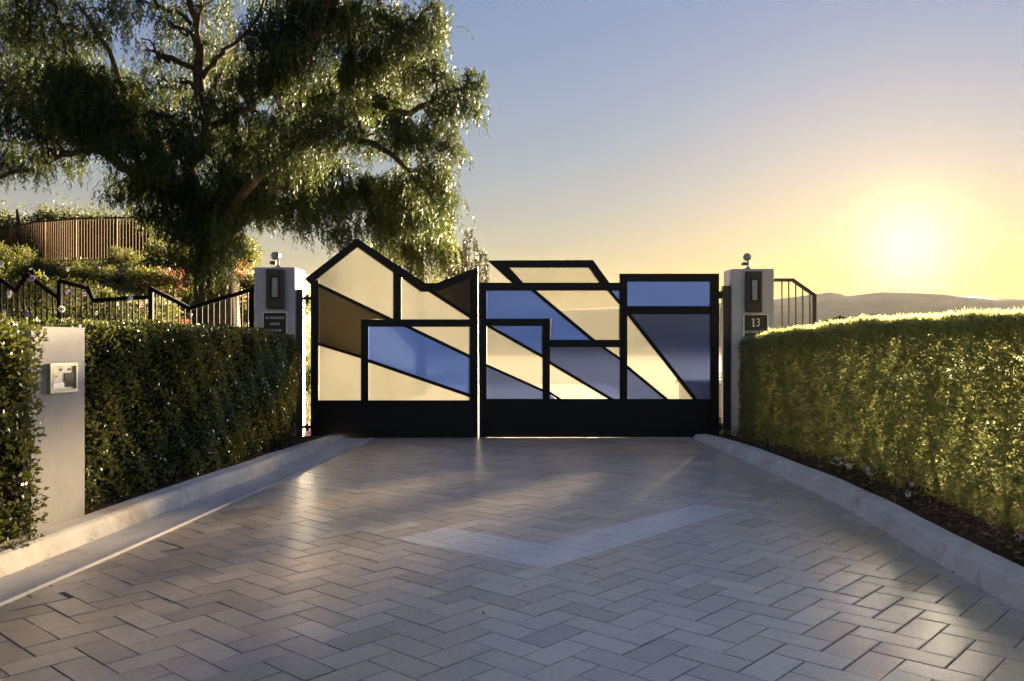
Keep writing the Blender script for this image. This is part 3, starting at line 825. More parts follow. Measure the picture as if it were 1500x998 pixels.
rf = thing("zigzag_fence", (4.2, FY, 0), "short bronze iron fence with sloping top rail beside the house number pillar", "fence")
RYF = 11.9
W = rail_z([(1132, 410.5), (1161, 410.5), (1193, 433)], RYF)
for k, (a, b) in enumerate(zip(W[:-1], W[1:])): bar2(a, b, 0.046, RYF - .022 - .002 * k, RYF + .022 + .002 * k, MB()).build("top_rail", M["bronze"], rf)
for x in (1145.3, 1155.3, 1165.5, 1175.7, 1186):
    X = PX(x, RYF); zt = PZ(np.interp(x, [1132, 1161, 1193], [410.5, 410.5, 433]), RYF) - .01
    MB().box(X - .008, X + .008, RYF - .008, RYF + .008, .2, zt).build("baluster", M["bronze"], rf)
X = PX(1192.3, RYF); MB().box(X - .026, X + .026, RYF - .026, RYF + .026, 0, PZ(432, RYF)).build("post", M["bronze"], rf)
W = rail_z([(1193, 477), (1230, 465), (1262, 480), (1300, 470), (1345, 486)], RYF)
for k, (a, b) in enumerate(zip(W[:-1], W[1:])): bar2(a, b, 0.046, RYF - .022 - .002 * (k % 2), RYF + .022 + .002 * (k % 2), MB()).build("top_rail", M["bronze"], rf)
for x in np.arange(1203, 1344, 10.2):
    X = PX(x, RYF); zt = PZ(np.interp(x, [1193, 1230, 1262, 1300, 1345], [477, 465, 480, 470, 486]), RYF) - .01
    MB().box(X - .008, X + .008, RYF - .008, RYF + .008, .2, zt).build("baluster", M["bronze"], rf)
MB().box(PX(1134, RYF), PX(1345, RYF), RYF - .014, RYF + .014, .2, .24).build("bottom_rail", M["bronze"], rf)

# tan fence on the terrace: level rail, curved in plan
tz = 6.06
ctl = [(-90, 365), (-40, 349), (0, 339), (48, 325.5), (110, 320.5), (160, 319), (200, 319), (240, 322), (280, 328), (320, 336)]
cp = []
for x, y in ctl:
    Y = FPX * (tz - CAMH) / (CY - y) if x >= 48 else 35.1 + (48 - x) * 0.008
    cp.append(((x - CX) * Y / FPX, Y, PZ(y, Y)))
cp = np.array(cp)
ll = np.concatenate([[0], np.cumsum(np.hypot(*np.diff(cp[:, :2], axis=0).T))])
def on_curve(s): return np.array([np.interp(s, ll, cp[:, k]) for k in range(3)])
tf = thing("picket_fence", (-15, 34, 4), "tan metal picket fence curving along the terrace above the slope", "fence")
tp = [tuple(on_curve(s)) for s in np.linspace(0, ll[-1], 60)]
MB().tube(tp, 0.042, 6).build("top_rail", M["tan"], tf)
MB().tube([(p[0], p[1], p[2] - 1.62) for p in tp], 0.028, 6).build("bottom_rail", M["tan"], tf)
pm = None
s = 0.05; k = 0
while s < ll[-1]:
    p = on_curve(s); big = k % 14 == 0
    nm = "post" if big else "picket"; r_ = 0.040 if big else 0.014
    o = MB().box(p[0]-r_, p[0]+r_, p[1]-r_, p[1]+r_, p[2] - (2.0 if big else 1.66), p[2] + (0.08 if big else 0.0)).build(nm, M["tan"], tf)
    s += 0.125; k += 1

# ------------------------------------------------------------------ hedges
def hedge(name, label, path, depth, side, z0, ztop, mat, n, lmin, lmax, wr, rough=0.05, stems=True, droop=0.0, seed=1, airy=False):
    """clipped hedge: path = (x, y) stations of its driveway face, top height per station; leaves in a shell round a dark twiggy core"""
    rg_ = np.random.default_rng(seed)
    path = np.array(path, float); t = thing(name, (path[:, 0].mean() + side * depth / 2, path[:, 1].mean(), 0.1), label, "hedge")
    L = np.concatenate([[0], np.cumsum(np.hypot(*np.diff(path, axis=0).T))]); T = L[-1]
    ztop = np.array(ztop, float)
    def P(s, u, z):
        x = np.interp(s, L, path[:, 0]); y = np.interp(s, L, path[:, 1])
        ds = 0.05
        tx = np.interp(np.minimum(s + ds, T), L, path[:, 0]) - np.interp(np.maximum(s - ds, 0), L, path[:, 0])
        ty = np.interp(np.minimum(s + ds, T), L, path[:, 1]) - np.interp(np.maximum(s - ds, 0), L, path[:, 1])
        nn = np.hypot(tx, ty); tx, ty = tx / nn, ty / nn
        # side normal pointing away from the driveway
        nxx, nyy = (-ty, tx) if side < 0 else (ty, -tx)
        return np.stack([x + nxx * u, y + nyy * u, z], -1), np.stack([tx, ty, 0 * tx], -1), np.stack([-nxx, -nyy, 0 * tx], -1)
    def wobble(a, b): return rough * (np.sin(a * 3.1 + b * 2.3 + seed) * 0.5 + np.sin(a * 7.7 - b * 5.1) * 0.3 + np.sin(a * 17.3 + b * 13.1) * 0.3)
    # core
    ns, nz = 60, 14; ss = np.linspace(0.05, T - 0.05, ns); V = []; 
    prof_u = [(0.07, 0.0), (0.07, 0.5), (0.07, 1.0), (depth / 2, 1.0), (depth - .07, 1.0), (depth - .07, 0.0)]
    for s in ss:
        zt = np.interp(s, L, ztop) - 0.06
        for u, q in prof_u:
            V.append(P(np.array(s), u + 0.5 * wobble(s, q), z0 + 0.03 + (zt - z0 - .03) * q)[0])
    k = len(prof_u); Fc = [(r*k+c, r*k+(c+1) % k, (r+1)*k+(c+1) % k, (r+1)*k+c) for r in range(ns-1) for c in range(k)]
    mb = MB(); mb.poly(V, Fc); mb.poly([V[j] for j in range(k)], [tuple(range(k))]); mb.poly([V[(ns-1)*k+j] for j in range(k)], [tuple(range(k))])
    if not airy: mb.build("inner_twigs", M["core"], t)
    # leaves: on faces front, top, ends, back
    areas = np.array([1.6 if airy else 1.0, 1, 1, 1, 1]) * np.array([T * (ztop.mean() - z0), T * depth * 0.9, depth * (ztop.mean() - z0) * 0.9, depth * (ztop.mean() - z0) * 0.9, T * (ztop.mean() - z0) * 0.25])
    cnt = (n * areas / areas.sum()).astype(int)
    Ps, Ns = [], []
    for fidx, c in enumerate(cnt):
        a = rg_.random(c); b = rg_.random(c); dep = np.abs(rg_.normal(0, 0.035, c)) - 0.02
        if airy and fidx == 0: dep = np.where(rg_.random(c) < 0.6, rg_.random(c) * depth * 0.97, dep)
        if fidx == 0: s = a * T; z = z0 + (np.interp(s, L, ztop) - z0) * b; u = wobble(s, z) + dep
        elif fidx == 1: s = a * T; u = b * depth; z = np.interp(s, L, ztop) + wobble(s, u) * 0.8 - dep
        elif fidx == 2: s = dep + 0.5 * wobble(b * 3, a * 3); u = b * depth; z = z0 + (ztop[0] - z0) * a
        elif fidx == 3: s = T - dep + 0.5 * wobble(b * 3, a * 3); u = b * depth; z = z0 + (ztop[-1] - z0) * a
        else: s = a * T; z = z0 + (np.interp(s, L, ztop) - z0) * b; u = depth - wobble(s, z) - dep
        # round the upper edges
        p, tx, nf = P(np.clip(s, 0, T), u, z)
        over = np.where(s < 0, s, np.where(s > T, s - T, 0.0)); p = p + tx * over[:, None]
        up = np.array([0, 0, 1.0])
        nrm = {0: nf, 1: np.broadcast_to(up, nf.shape), 2: -tx, 3: tx, 4: -nf}[fidx]
        Ps.append(p); Ns.append(nrm)
    Pp = np.concatenate(Ps); Nn = np.concatenate(Ns); c = len(Pp)
    keep = np.ones(c, bool)
    # ragged lower edge and small thin spots
    D = unit(Nn * 0.55 + rg_.normal(0, 0.75, (c, 3)) + np.array([0, 0, 0.35 - droop]))
    H = unit(Nn * 0.8 + rg_.normal(0, 0.7, (c, 3)))
    Ll = rg_.uniform(lmin, lmax, c); Wl = Ll * wr * rg_.uniform(0.8, 1.2, c)
    clump = 0.5 + 0.5 * np.sin(Pp[:, 1] * 5.3 + Pp[:, 2] * 4.1) * np.sin(Pp[:, 1] * 2.1 - Pp[:, 2] * 7.7 + 1.0)
    tint = np.clip(0.25 + 0.35 * clump + rg_.normal(0, 0.2, c), 0, 1)
    Vq, Fq = leaf_quads(Pp, D, H, Ll, Wl, 0.18)
    o = np_mesh("foliage", Vq, Fq, M[mat], t, tint); o["kind"] = "stuff"
    if stems:
        for s in np.arange(0.25, T, 0.45):
            s2 = s + rg_.uniform(-.1, .1); u = depth * 0.35 + rg_.uniform(-.1, .1)
            p0 = P(np.array(s2), u, 0.06)[0]; p1 = P(np.array(min(T, max(0, s2 + rg_.uniform(-.06, .06)))), u + rg_.uniform(-.05, .05), z0 + 0.25)[0]
            MB().tube([p0, p1] if not airy else [p0, p1, p1 + np.array([rg_.normal(0, .05), rg_.normal(0, .05), .45]), p1 + np.array([rg_.normal(0, .1), rg_.normal(0, .1), .85])], [0.022, 0.014] if not airy else [.02, .014, .009, .004], 6).build("stem", M["stem"], t)
    return t

hedge("clipped_hedge", "clipped dark green hedge with glossy leaves, ending against the intercom post from the street side",
      [(-3.20, 1.2), (-3.0, 3.2), (-2.86, 4.6), (-2.82, 5.20)], 1.0, -1, 0.12, [1.40, 1.39, 1.385, 1.38], "box_leaf", 26000, 0.028, 0.048, 0.55, 0.05, seed=3)
hedge("clipped_hedge", "long clipped dark green hedge between the intercom post and the no trespassing pillar",
      [(-2.98, 5.98), (-2.86, 6.9), (-2.72, 7.8), (-2.66, 8.8), (-2.62, 10.0), (-2.80, 11.3)], 1.1, -1, 0.13, [1.395, 1.40, 1.395, 1.385, 1.35, 1.30], "box_leaf", 60000, 0.026, 0.046, 0.55, 0.05, seed=4)
hedge("needle_hedge", "tall clipped yellow-green needle-leaved hedge running to the house number pillar",
      [(3.35, 1.0), (3.22, 3.5), (3.12, 5.3), (3.10, 7.0), (3.05, 8.6), (2.98, 10.0), (2.96, 11.30)], 0.72, 1, 0.05, [1.43, 1.42, 1.42, 1.445, 1.425, 1.355, 1.285], "needle", 330000, 0.038, 0.082, 0.16, 0.035, droop=0.2, seed=5, airy=True)

# ------------------------------------------------------------------ leaf litter and small flowers on the right bed
c = 2600
y = RNG.uniform(2.5, 11.3, c); u = np.abs(RNG.normal(0.16, 0.22, c)); x = np.array([xkr(v) for v in y]) + 0.21 + u
P = np.stack([x, y, 0.135 + RNG.uniform(0, 0.03, c)], 1)
D = unit(np.stack([RNG.normal(0, 1, c), RNG.normal(0, 1, c), RNG.normal(0.1, 0.35, c)], 1)); H = unit(np.stack([RNG.normal(0, .5, c), RNG.normal(0, .5, c), np.ones(c)], 1))
Vq, Fq = leaf_quads(P, D, H, RNG.uniform(0.02, 0.06, c), RNG.uniform(0.008, 0.025, c), 0.2)
np_mesh("leaf_litter", Vq, Fq, M["litter"], None, np.clip(RNG.beta(1.3, 2.2, c), 0, 1), kind="stuff")
c = 90
y = RNG.uniform(3.2, 11.2, c); side_ = RNG.random(c) < 0.6
x = np.where(side_, [xkl(v) for v in y], [xkr(v) for v in y]) + np.where(side_, RNG.uniform(.0, .12, c), -RNG.uniform(0, .35, c) ** 1.5)
extra = RNG.random(c) < 0.3; x = np.where(extra, RNG.uniform(-1.6, 2.2, c), x)
P = np.stack([x, y, np.full(c, 0.013)], 1)
D = unit(np.stack([RNG.normal(0, 1, c), RNG.normal(0, 1, c), RNG.normal(0.1, 0.1, c)], 1)); H = unit(np.stack([RNG.normal(0, .3, c), RNG.normal(0, .3, c), np.ones(c)], 1))
Vq, Fq = leaf_quads(P, D, H, RNG.uniform(0.012, 0.035, c), RNG.uniform(0.006, 0.014, c), 0.3)
np_mesh("fallen_leaves", Vq, Fq, M["litter"], None, np.clip(RNG.normal(0.05, 0.08, c), 0, 1), kind="stuff")

def petals(mb_pts, c, r, n, rg_):
    c = np.array(c, float)
    for ring, (m, rr, lift) in enumerate(((n, r, 0.25), (max(4, n - 2), r * 0.6, 0.7))):
        ax = unit(rg_.normal(0, 0.35, 3) + np.array([0, -0.8, 0.5])); a1 = unit(np.cross(ax, [0.3, 0.1, 1])); a2 = np.cross(ax, a1)
        for k in range(m):
            t = 2 * math.pi * (k + 0.5 * ring) / m + rg_.normal(0, .1)
            d = unit(a1 * math.cos(t) + a2 * math.sin(t) + ax * lift)
            mb_pts.append((c, d, ax, rr, rr * 0.85))
def flower(c, r, mat, parent, rg_, n=7):
    L = []; petals(L, c, r, n, rg_)
    V, F = leaf_quads(np.array([l[0] for l in L]), np.array([l[1] for l in L]), np.array([l[2] for l in L]), np.array([l[3] for l in L]), np.array([l[4] for l in L]), 0.15)
    o = np_mesh("flower", V, F, M[mat], parent, rg_.random(len(F)))
    return o

rgf = np.random.default_rng(21)
def bed_plant(px, py, flowers, label):
    gx_, gy_ = ground_pt(px, py, 0.13)
    t = thing("flowering_plant", (gx_, gy_, 0.13), label, "plant", "small flowering plants along the bed")
    n = 70; P = np.stack([gx_ + rgf.normal(0, .05, n), gy_ + rgf.normal(0, .05, n), 0.13 + rgf.uniform(0, .13, n)], 1)
    D = unit(rgf.normal(0, 1, (n, 3)) + np.array([0, 0, .4])); V, F = leaf_quads(P, D, unit(rgf.normal(0, 1, (n, 3))), rgf.uniform(.02, .045, n), rgf.uniform(.008, .018, n), .2)
    np_mesh("leaves", V, F, M["green_leaf"], t, rgf.random(n))
    MB().tube([(gx_, gy_, .11), (gx_ + .01, gy_, .24)], [.004, .003], 5).build("stem", M["stem"], t)
    for k in range(flowers):
        flower((gx_ + rgf.normal(0, .045), gy_ + rgf.normal(0, .04), .19 + rgf.uniform(0, .09)), rgf.uniform(.02, .032), "petal_white" if k % 3 else "petal_pink", t, rgf, 6)
for px, py, nf in ((1223, 692, 5), (1247, 697, 3), (1267, 709, 4), (1335, 738, 2), (1300, 722, 1), (1490, 815, 1)):
    bed_plant(px, py, nf, "low plant with " + ("one", "two", "three", "four", "five")[nf - 1] + " small cream or pink blooms at the needle hedge's foot")

# ------------------------------------------------------------------ shrubs on the slope
def blob_leaves(rg_, n, rx, ry, rz, nb, lmin, lmax, wr, core=0.55):
    """leaf positions in clumps over an ellipsoid standing on z = 0"""
    cdir = unit(rg_.normal(0, 1, (nb, 3))); cdir[:, 2] = np.abs(cdir[:, 2]) * 0.9
    rad = rg_.uniform(core, 1.0, nb)[:, None]; cs = cdir * rad * np.array([rx, ry, rz]) * 0.8
    cs[:, 2] += rz * 0.12
    sz = rg_.uniform(0.16, 0.34, nb) * (rx + rz) / 2
    k = rg_.integers(0, nb, n)
    off = unit(rg_.normal(0, 1, (n, 3))) * (rg_.random(n)[:, None] ** 0.5)
    P = cs[k] + off * sz[k][:, None]; P[:, 2] = np.maximum(P[:, 2], 0.02)
    D = unit(off + rg_.normal(0, .6, (n, 3)) + np.array([0, 0, .15]))
    H = unit(off + rg_.normal(0, .6, (n, 3)))
    L = rg_.uniform(lmin, lmax, n); W = L * wr
    ct = rg_.uniform(0.1, 0.8, nb)
    tint = np.clip(ct[k] + rg_.normal(0, .15, n) , 0, 1)
    return P, D, H, L, W, tint, cs

def make_shrub(name, label, group, mat, seed, rx, rz, n, lmin, lmax, wr, bloom=None, nb=26, bloomfrac=0.25):
    rg_ = np.random.default_rng(seed)
    t = thing(name, (0, 0, 0), label, "shrub", group)
    P, D, H, L, W, tint, cs = blob_leaves(rg_, n, rx, rx, rz, nb, lmin, lmax, wr)
    V, F = leaf_quads(P, D, H, L, W, .2)
    o = np_mesh("leaves", V, F, M[mat], t, tint); o["kind"] = "stuff"
    mb = MB()
    for c in cs[:14]: mb.tube([(0, 0, -.1), (c[0] * .4, c[1] * .4, c[2] * .55), tuple(c)], [.022, .014, .006], 5)
    mb.build("branches", M["stem"], t)
    if bloom:
        m = int(n * bloomfrac); keep = rg_.permutation(n)[:m]; Q = P[keep] + D[keep] * 0.03
        V, F = leaf_quads(Q, D[keep], H[keep], L[keep] * 1.0, L[keep] * .8, .3)
        o = np_mesh("blossoms", V, F, M[bloom], t, rg_.random(m)); o["kind"] = "stuff"
    return t
def copy_thing(root, loc, rz, sc):
    r = root.copy(); COL.objects.link(r); r.location = loc; r.rotation_euler = (0, 0, rz); r.scale = sc
    for ch in list(root.children):
        c = ch.copy(); COL.objects.link(c); c.parent = r
    return r
def place(root, used, x, y, sc, rz, dz=-0.05):
    z = float(terrain(x, y)) + dz
    scv = (sc, sc, sc) if not hasattr(sc, '__len__') else sc
    if not used[0]:
        used[0] = True; root.location = (x, y, z); root.rotation_euler = (0, 0, rz); root.scale = scv; return root
    return copy_thing(root, (x, y, z), rz, scv)
protos = {
  "y": make_shrub("leafy_shrub", "sunlit yellow-green leafy shrub on the slope between the black and tan fences", "yellow-green shrubs on the slope", "yellow_leaf", 31, 1.0, 1.0, 3000, .05, .10, .5),
  "y2": make_shrub("leafy_shrub", "loose yellow-green shrub with narrow leaves on the slope below the tan fence", "narrow-leaved shrubs on the slope", "yellow_leaf", 32, 1.0, 1.15, 3000, .07, .14, .28, nb=34),
  "g": make_shrub("leafy_shrub", "dark green leafy shrub on the slope between the black and tan fences", "dark green shrubs on the slope", "green_leaf", 33, 1.0, 1.0, 3000, .05, .10, .5),
  "r": make_shrub("bougainvillea", "bougainvillea shrub with red bracts beside the pepper tree trunk", "red bougainvilleas on the slope", "yellow_leaf", 34, 1.0, 1.0, 2600, .05, .09, .5, "red_leaf", bloomfrac=0.3),
}
used = {k: [False] for k in protos}
rs = np.random.default_rng(55)
for px_c, Yc, kind, sc in [
    (20, 15.5, "g", .75), (75, 15, "y", .7), (135, 15.5, "y2", .75), (190, 16, "y", .8), (240, 16.5, "g", .7), (275, 15.4, "y", .55), (345, 15.5, "y", .6), (-50, 15, "y", .8),
    (360, 19, "y", .8), (400, 19, "y2", .8), (440, 20, "y", .8), (250, 19, "r", .85), (185, 18.5, "y", 1.0), (125, 18, "y2", .9), (60, 18.5, "g", .9), (0, 18, "y", .9),
    (30, 22, "y", 1.0), (100, 22, "y2", .85), (170, 22.5, "y", .9), (225, 22.5, "y2", 1.0), (270, 22, "r", 1.0), (350, 22.5, "r", 1.0), (385, 24, "y2", 1.0), (-40, 23, "g", 1.2),
    (10, 27, "y", 1.0), (65, 27, "g", .75), (120, 27, "y", .7), (170, 27, "g", .8), (220, 27, "y2", 1.0), (265, 28, "r", 1.2), (310, 27, "y", 1.2), (350, 28, "r", 1.25), (400, 29, "y", 1.2),
    (-30, 31, "y", 1.2), (20, 31.5, "y2", 1.0), (175, 31.5, "g", .9), (245, 31.5, "g", 1.2), (290, 32, "y2", 1.3), (335, 33, "r", 1.4), (375, 34, "y2", 1.3), (415, 35, "g", 1.4)]:
    X = PX(px_c, Yc) + rs.normal(0, .2); Y = Yc + rs.normal(0, .3)
    ob = place(protos[kind], used[kind], X, Y, (sc, sc, sc * rs.uniform(.85, 1.15)), rs.uniform(0, 6.3))
    look = {"y": "yellow-green broad-leaved shrub", "y2": "loose yellow-green narrow-leaved shrub", "g": "dark green shrub", "r": "red-flowered bougainvillea"}[kind]
    where = "beyond the pepper tree trunk" if px_c > 300 else "just behind the rose bushes" if Yc < 17 else "on the slope below the pepper tree's limbs" if Yc < 25 else "close below the tan picket fence"
    ob["label"] = look + " " + where; ob["group"] = look + "s " + where
# ground cover on the slope
c = 42000
X = rs.uniform(-26, -2.2, c); Y = rs.uniform(12.2, 37, c)
P = np.stack([X, Y, terrain(X, Y) + rs.uniform(0, .18, c)], 1)
D = unit(rs.normal(0, .7, (c, 3)) + np.array([0, 0, .8])); V, F = leaf_quads(P, D, unit(rs.normal(0, 1, (c, 3))), rs.uniform(.06, .15, c), rs.uniform(.02, .05, c), .2)
np_mesh("ground_cover", V, F, M["yellow_leaf"], None, np.clip(rs.normal(.35, .25, c), 0, 1), kind="stuff")

# rose bushes just behind (and a few canes through) the black fence
fl = [(5, 386, "w", 1.5), (15, 431, "w", 1.3), (12, 437, "w", 1.0), (90, 453, "w", 1.2), (190, 443, "w", 1.2), (8, 458, "w", 1.2), (205, 472, "w", .8), (142, 459, "w", 1.0), (196, 471, "w", .9), (232, 470, "w", .8),
      (47, 408, "v", 1.3), (100, 428, "v", 1.0), (107, 426, "v", 1.0), (38, 460, "v", 1.1), (46, 462, "v", 1.0), (178, 472, "v", 1.1), (209, 448, "p", 1.1), (125, 431, "v", .9), (70, 409, "w", .8), (100, 395, "w", .9),
      (92, 388, "p", .8), (45, 395, "w", .8), (150, 446, "p", .8), (172, 446, "w", .7), (118, 445, "p", .8), (60, 440, "w", .7), (365, 476, "w", .9), (295, 478, "w", .8), (290, 476, "w", .6), (85, 471, "w", .6), (220, 461, "w", .7), (30, 476, "w", .7)]
rb = {"w": "rose bush with white blooms behind the black zigzag fence", "v": "rose bush with violet blooms growing through the black zigzag fence", "p": "rose bush with pink blooms behind the black zigzag fence"}
bushes = []
for k, (px_c, kd) in enumerate(((8, "w"), (45, "v"), (88, "w"), (108, "v"), (142, "w"), (178, "v"), (205, "p"), (235, "w"), (300, "w"), (362, "w"), (-40, "w"))):
    Yc = 12.55 + 0.25 * (k % 3); X = PX(px_c, Yc)
    t = thing("rose_bush", (X, Yc, float(terrain(X, Yc))), rb[kd], "rose bush", {"w": "white rose bushes", "v": "violet rose bushes", "p": "pink rose bushes"}[kd])
    hgt = (2.15 if px_c < 130 else 1.75 if px_c < 230 else 1.45); n = 1700
    zz = rgf.uniform(.3, 1, n) ** .8 * hgt; rr = .42 * np.sqrt(rgf.random(n)) * (0.6 + .5 * np.sin(zz / hgt * 3.0)); an = rgf.uniform(0, 6.28, n)
    P = np.stack([X + rr * np.cos(an), Yc + rr * np.sin(an) * .9, t.location.z + zz], 1)
    D = unit(np.stack([np.cos(an), np.sin(an), 0 * an], 1) + rgf.normal(0, .7, (n, 3))); V, F = leaf_quads(P, D, unit(rgf.normal(0, 1, (n, 3))), rgf.uniform(.03, .065, n), rgf.uniform(.02, .04, n), .2)
    o = np_mesh("leaves", V, F, M["green_leaf"], t, np.clip(rgf.normal(.45, .25, n), 0, 1)); o["kind"] = "stuff"
    mb = MB()
    for j in range(7):
        a = rgf.uniform(0, 6.28); q = rgf.uniform(.15, .4)
        mb.tube([(X, Yc, t.location.z), (X + q * .5 * math.cos(a), Yc + q * .5 * math.sin(a), t.location.z + hgt * .5), (X + q * math.cos(a), Yc + q * math.sin(a), t.location.z + hgt * .97)], [.012, .009, .004], 5)
    mb.build("canes", M["stem"], t)
    bushes.append((X, Yc, kd, t))
for x, y, kd, r in fl:
    Yf = 11.72 if (x, y) in ((47, 408), (100, 428), (90, 453), (15, 431), (190, 443), (38, 460), (46, 462)) else 12.1 + rgf.uniform(0, .25)
    p = at(x, y, Yf)
    cand = [b for b in bushes if b[2] == kd] ; b = min(cand, key=lambda q: abs(q[0] - p.x))
    for j in range(2 if r > 1 else 1):
        flower((p.x + rgf.normal(0, .018) * j, Yf + .02 * j, p.z + rgf.normal(0, .015) * j), .036 * r * rgf.uniform(.9, 1.15), {"w": "petal_white", "v": "petal_violet", "p": "petal_pink"}[kd], b[3], rgf, 7)

# ------------------------------------------------------------------ trees
def strands(rg_, starts, lens, per, leaf_l, leaf_w, sway=0.25, out=None):
    """hanging shoots: chains of drooping leaflets; returns leaf arrays"""
    n = len(starts); m = per
    t = np.linspace(0.03, 1, m)[None, :]
    side = rg_.normal(0, sway, (n, 2)); curl = rg_.normal(0, 0.12, (n, 2))
    Lh = lens[:, None]
    # shoots leave outwards, then hang
    ox = side[:, :1] * (1 - (1 - t) ** 2) * Lh + curl[:, :1] * t * Lh * 0.5
    oy = side[:, 1:] * (1 - (1 - t) ** 2) * Lh + curl[:, 1:] * t * Lh * 0.5
    oz = -Lh * t ** 1.35 * 0.95 + 0.10 * Lh * np.sin(t * 2.2)
    P = starts[:, None, :] + np.stack([ox, oy, oz], -1)
    P = P.reshape(-1, 3); c = len(P)
    az = rg_.uniform(0, 2 * math.pi, c)
    D = unit(np.stack([np.cos(az) * .62, np.sin(az) * .62, -rg_.uniform(.35, 1.25, c)], 1))
    H = unit(rg_.normal(0, 1, (c, 3)))
    L = rg_.uniform(.7, 1.3, c) * leaf_l; W = rg_.uniform(.8, 1.2, c) * leaf_w
    return P, D, H, L, W, c

def limb_mesh(pts, rads, mb, seg=9, jitter=0.0, rg_=None):
    """smooth tapered limb through control points"""
    pts = [Vector(p) for p in pts]; n = len(pts); out = []; ro = []
    for k in range(n - 1):
        p0, p1, p2, p3 = pts[max(k-1, 0)], pts[k], pts[k+1], pts[min(k+2, n-1)]
        for s in range(4):
            t = s / 4
            out.append(0.5 * ((2*p1) + (p2-p0)*t + (2*p0-5*p1+4*p2-p3)*t*t + (3*p1-p0-3*p2+p3)*t**3)); ro.append(rads[k] + (rads[k+1] - rads[k]) * t)
    out.append(pts[-1]); ro.append(rads[-1])
    if jitter and rg_ is not None:
        out = [p + Vector(rg_.normal(0, jitter, 3)) if 0 < i < len(out) - 1 else p for i, p in enumerate(out)]
    mb.tube(out, ro, seg); return out, ro

TY = 17.0
def tp_(x, y, dy): return at(x, y, TY + dy)
rt = np.random.default_rng(77)
base = at(316, 452, TY); base.z = float(terrain(base.x, TY)) - 0.1
tree = thing("pepper_tree", base, "large weeping pepper tree with dark drooping foliage behind the black fence", "tree")
tr = MB()
limb_mesh([base, tp_(317, 440, 0), tp_(314, 390, 0), tp_(312, 345, 0)], [.52, .42, .36, .33], tr, 14)
tr.build("trunk", M["bark"], tree)
LIMBS = [
 ([(312, 352, 0), (292, 295, -.1), (279, 247, -.2), (303, 188, -.3), (292, 120, -.3), (290, 60, -.2), (277, 0, 0), (268, -70, .2)], [.25, .2, .17, .15, .13, .1, .08, .04]),
 ([(300, 315, 0), (262, 272, -.5), (217, 259, -1.0), (172, 238, -1.4), (150, 205, -1.6), (146, 160, -1.7), (118, 100, -1.6), (88, 30, -1.4), (70, -40, -1.2)], [.2, .17, .14, .12, .10, .085, .06, .05, .03]),
 ([(172, 238, -1.4), (145, 221, -1.3), (112, 224, -1.0), (72, 234, -.8), (38, 250, -.6), (-10, 262, -.4), (-60, 262, -.2)], [.09, .08, .07, .06, .05, .04, .02]),
 ([(217, 259, -1), (190, 226, -.4), (150, 214, .4), (100, 205, 1.2), (40, 210, 2), (-30, 200, 2.5)], [.10, .09, .08, .06, .05, .03]),
 ([(262, 272, -.5), (232, 235, -.8), (200, 195, -1.2), (180, 130, -1.6), (158, 75, -1.8), (112, 5, -1.9)], [.11, .10, .08, .06, .05, .03]),
 ([(312, 352, 0), (347, 324, .1), (386, 288, .3), (424, 236, .5), (455, 182, .7), (500, 130, .9), (560, 80, 1.0), (620, 20, 1.0), (650, -40, 1)], [.28, .24, .21, .18, .15, .12, .08, .05, .03]),
 ([(424, 236, .5), (470, 195, .1), (530, 172, -.3), (600, 162, -.7), (655, 140, -1), (700, 118, -1.1)], [.13, .11, .09, .07, .05, .025]),
 ([(386, 288, .3), (455, 238, -.6), (520, 205, -1.2), (570, 225, -1.6), (608, 262, -1.8), (640, 300, -1.9)], [.13, .10, .08, .06, .045, .025]),
 ([(347, 324, .1), (430, 300, .9), (500, 285, 1.6), (565, 285, 2.0), (625, 300, 2.2)], [.13, .10, .08, .06, .03]),
 ([(303, 188, -.3), (340, 172, -.8), (385, 140, -1.2), (430, 100, -1.5), (470, 40, -1.6), (490, -40, -1.6)], [.09, .08, .065, .05, .04, .02]),
 ([(292, 120, -.3), (318, 88, -.1), (345, 62, .3), (375, 30, .7), (400, -40, 1)], [.08, .07, .06, .045, .02]),
 ([(455, 182, .7), (440, 120, 1.6), (420, 60, 2.4), (430, -30, 3)], [.10, .08, .06, .03]),
 ([(312, 352, 0), (330, 300, 1.6), (350, 240, 3.0), (330, 160, 4.0), (340, 60, 4.6)], [.18, .14, .11, .08, .04]),
 ([(300, 315, 0), (255, 285, 1.5), (190, 250, 3.0), (120, 200, 4), (60, 120, 4.6)], [.15, .12, .09, .06, .03]),
 ([(312, 352, 0), (345, 300, -1.4), (390, 250, -2.6), (440, 220, -3.4), (500, 180, -3.8)], [.16, .12, .09, .06, .03]),
]
samples = []          # (point, radius) along all limbs for twig starts
for ctl_, rad_ in LIMBS:
    mb = MB(); o_, r_ = limb_mesh([tp_(*c) for c in ctl_], [q * .82 for q in rad_], mb, 9, 0.02, rt); mb.build("limb", M["bark"], tree)
    samples += list(zip(o_[3:], r_[3:]))
SP = np.array([tuple(p) for p, r in samples]); SR = np.array([r for p, r in samples])
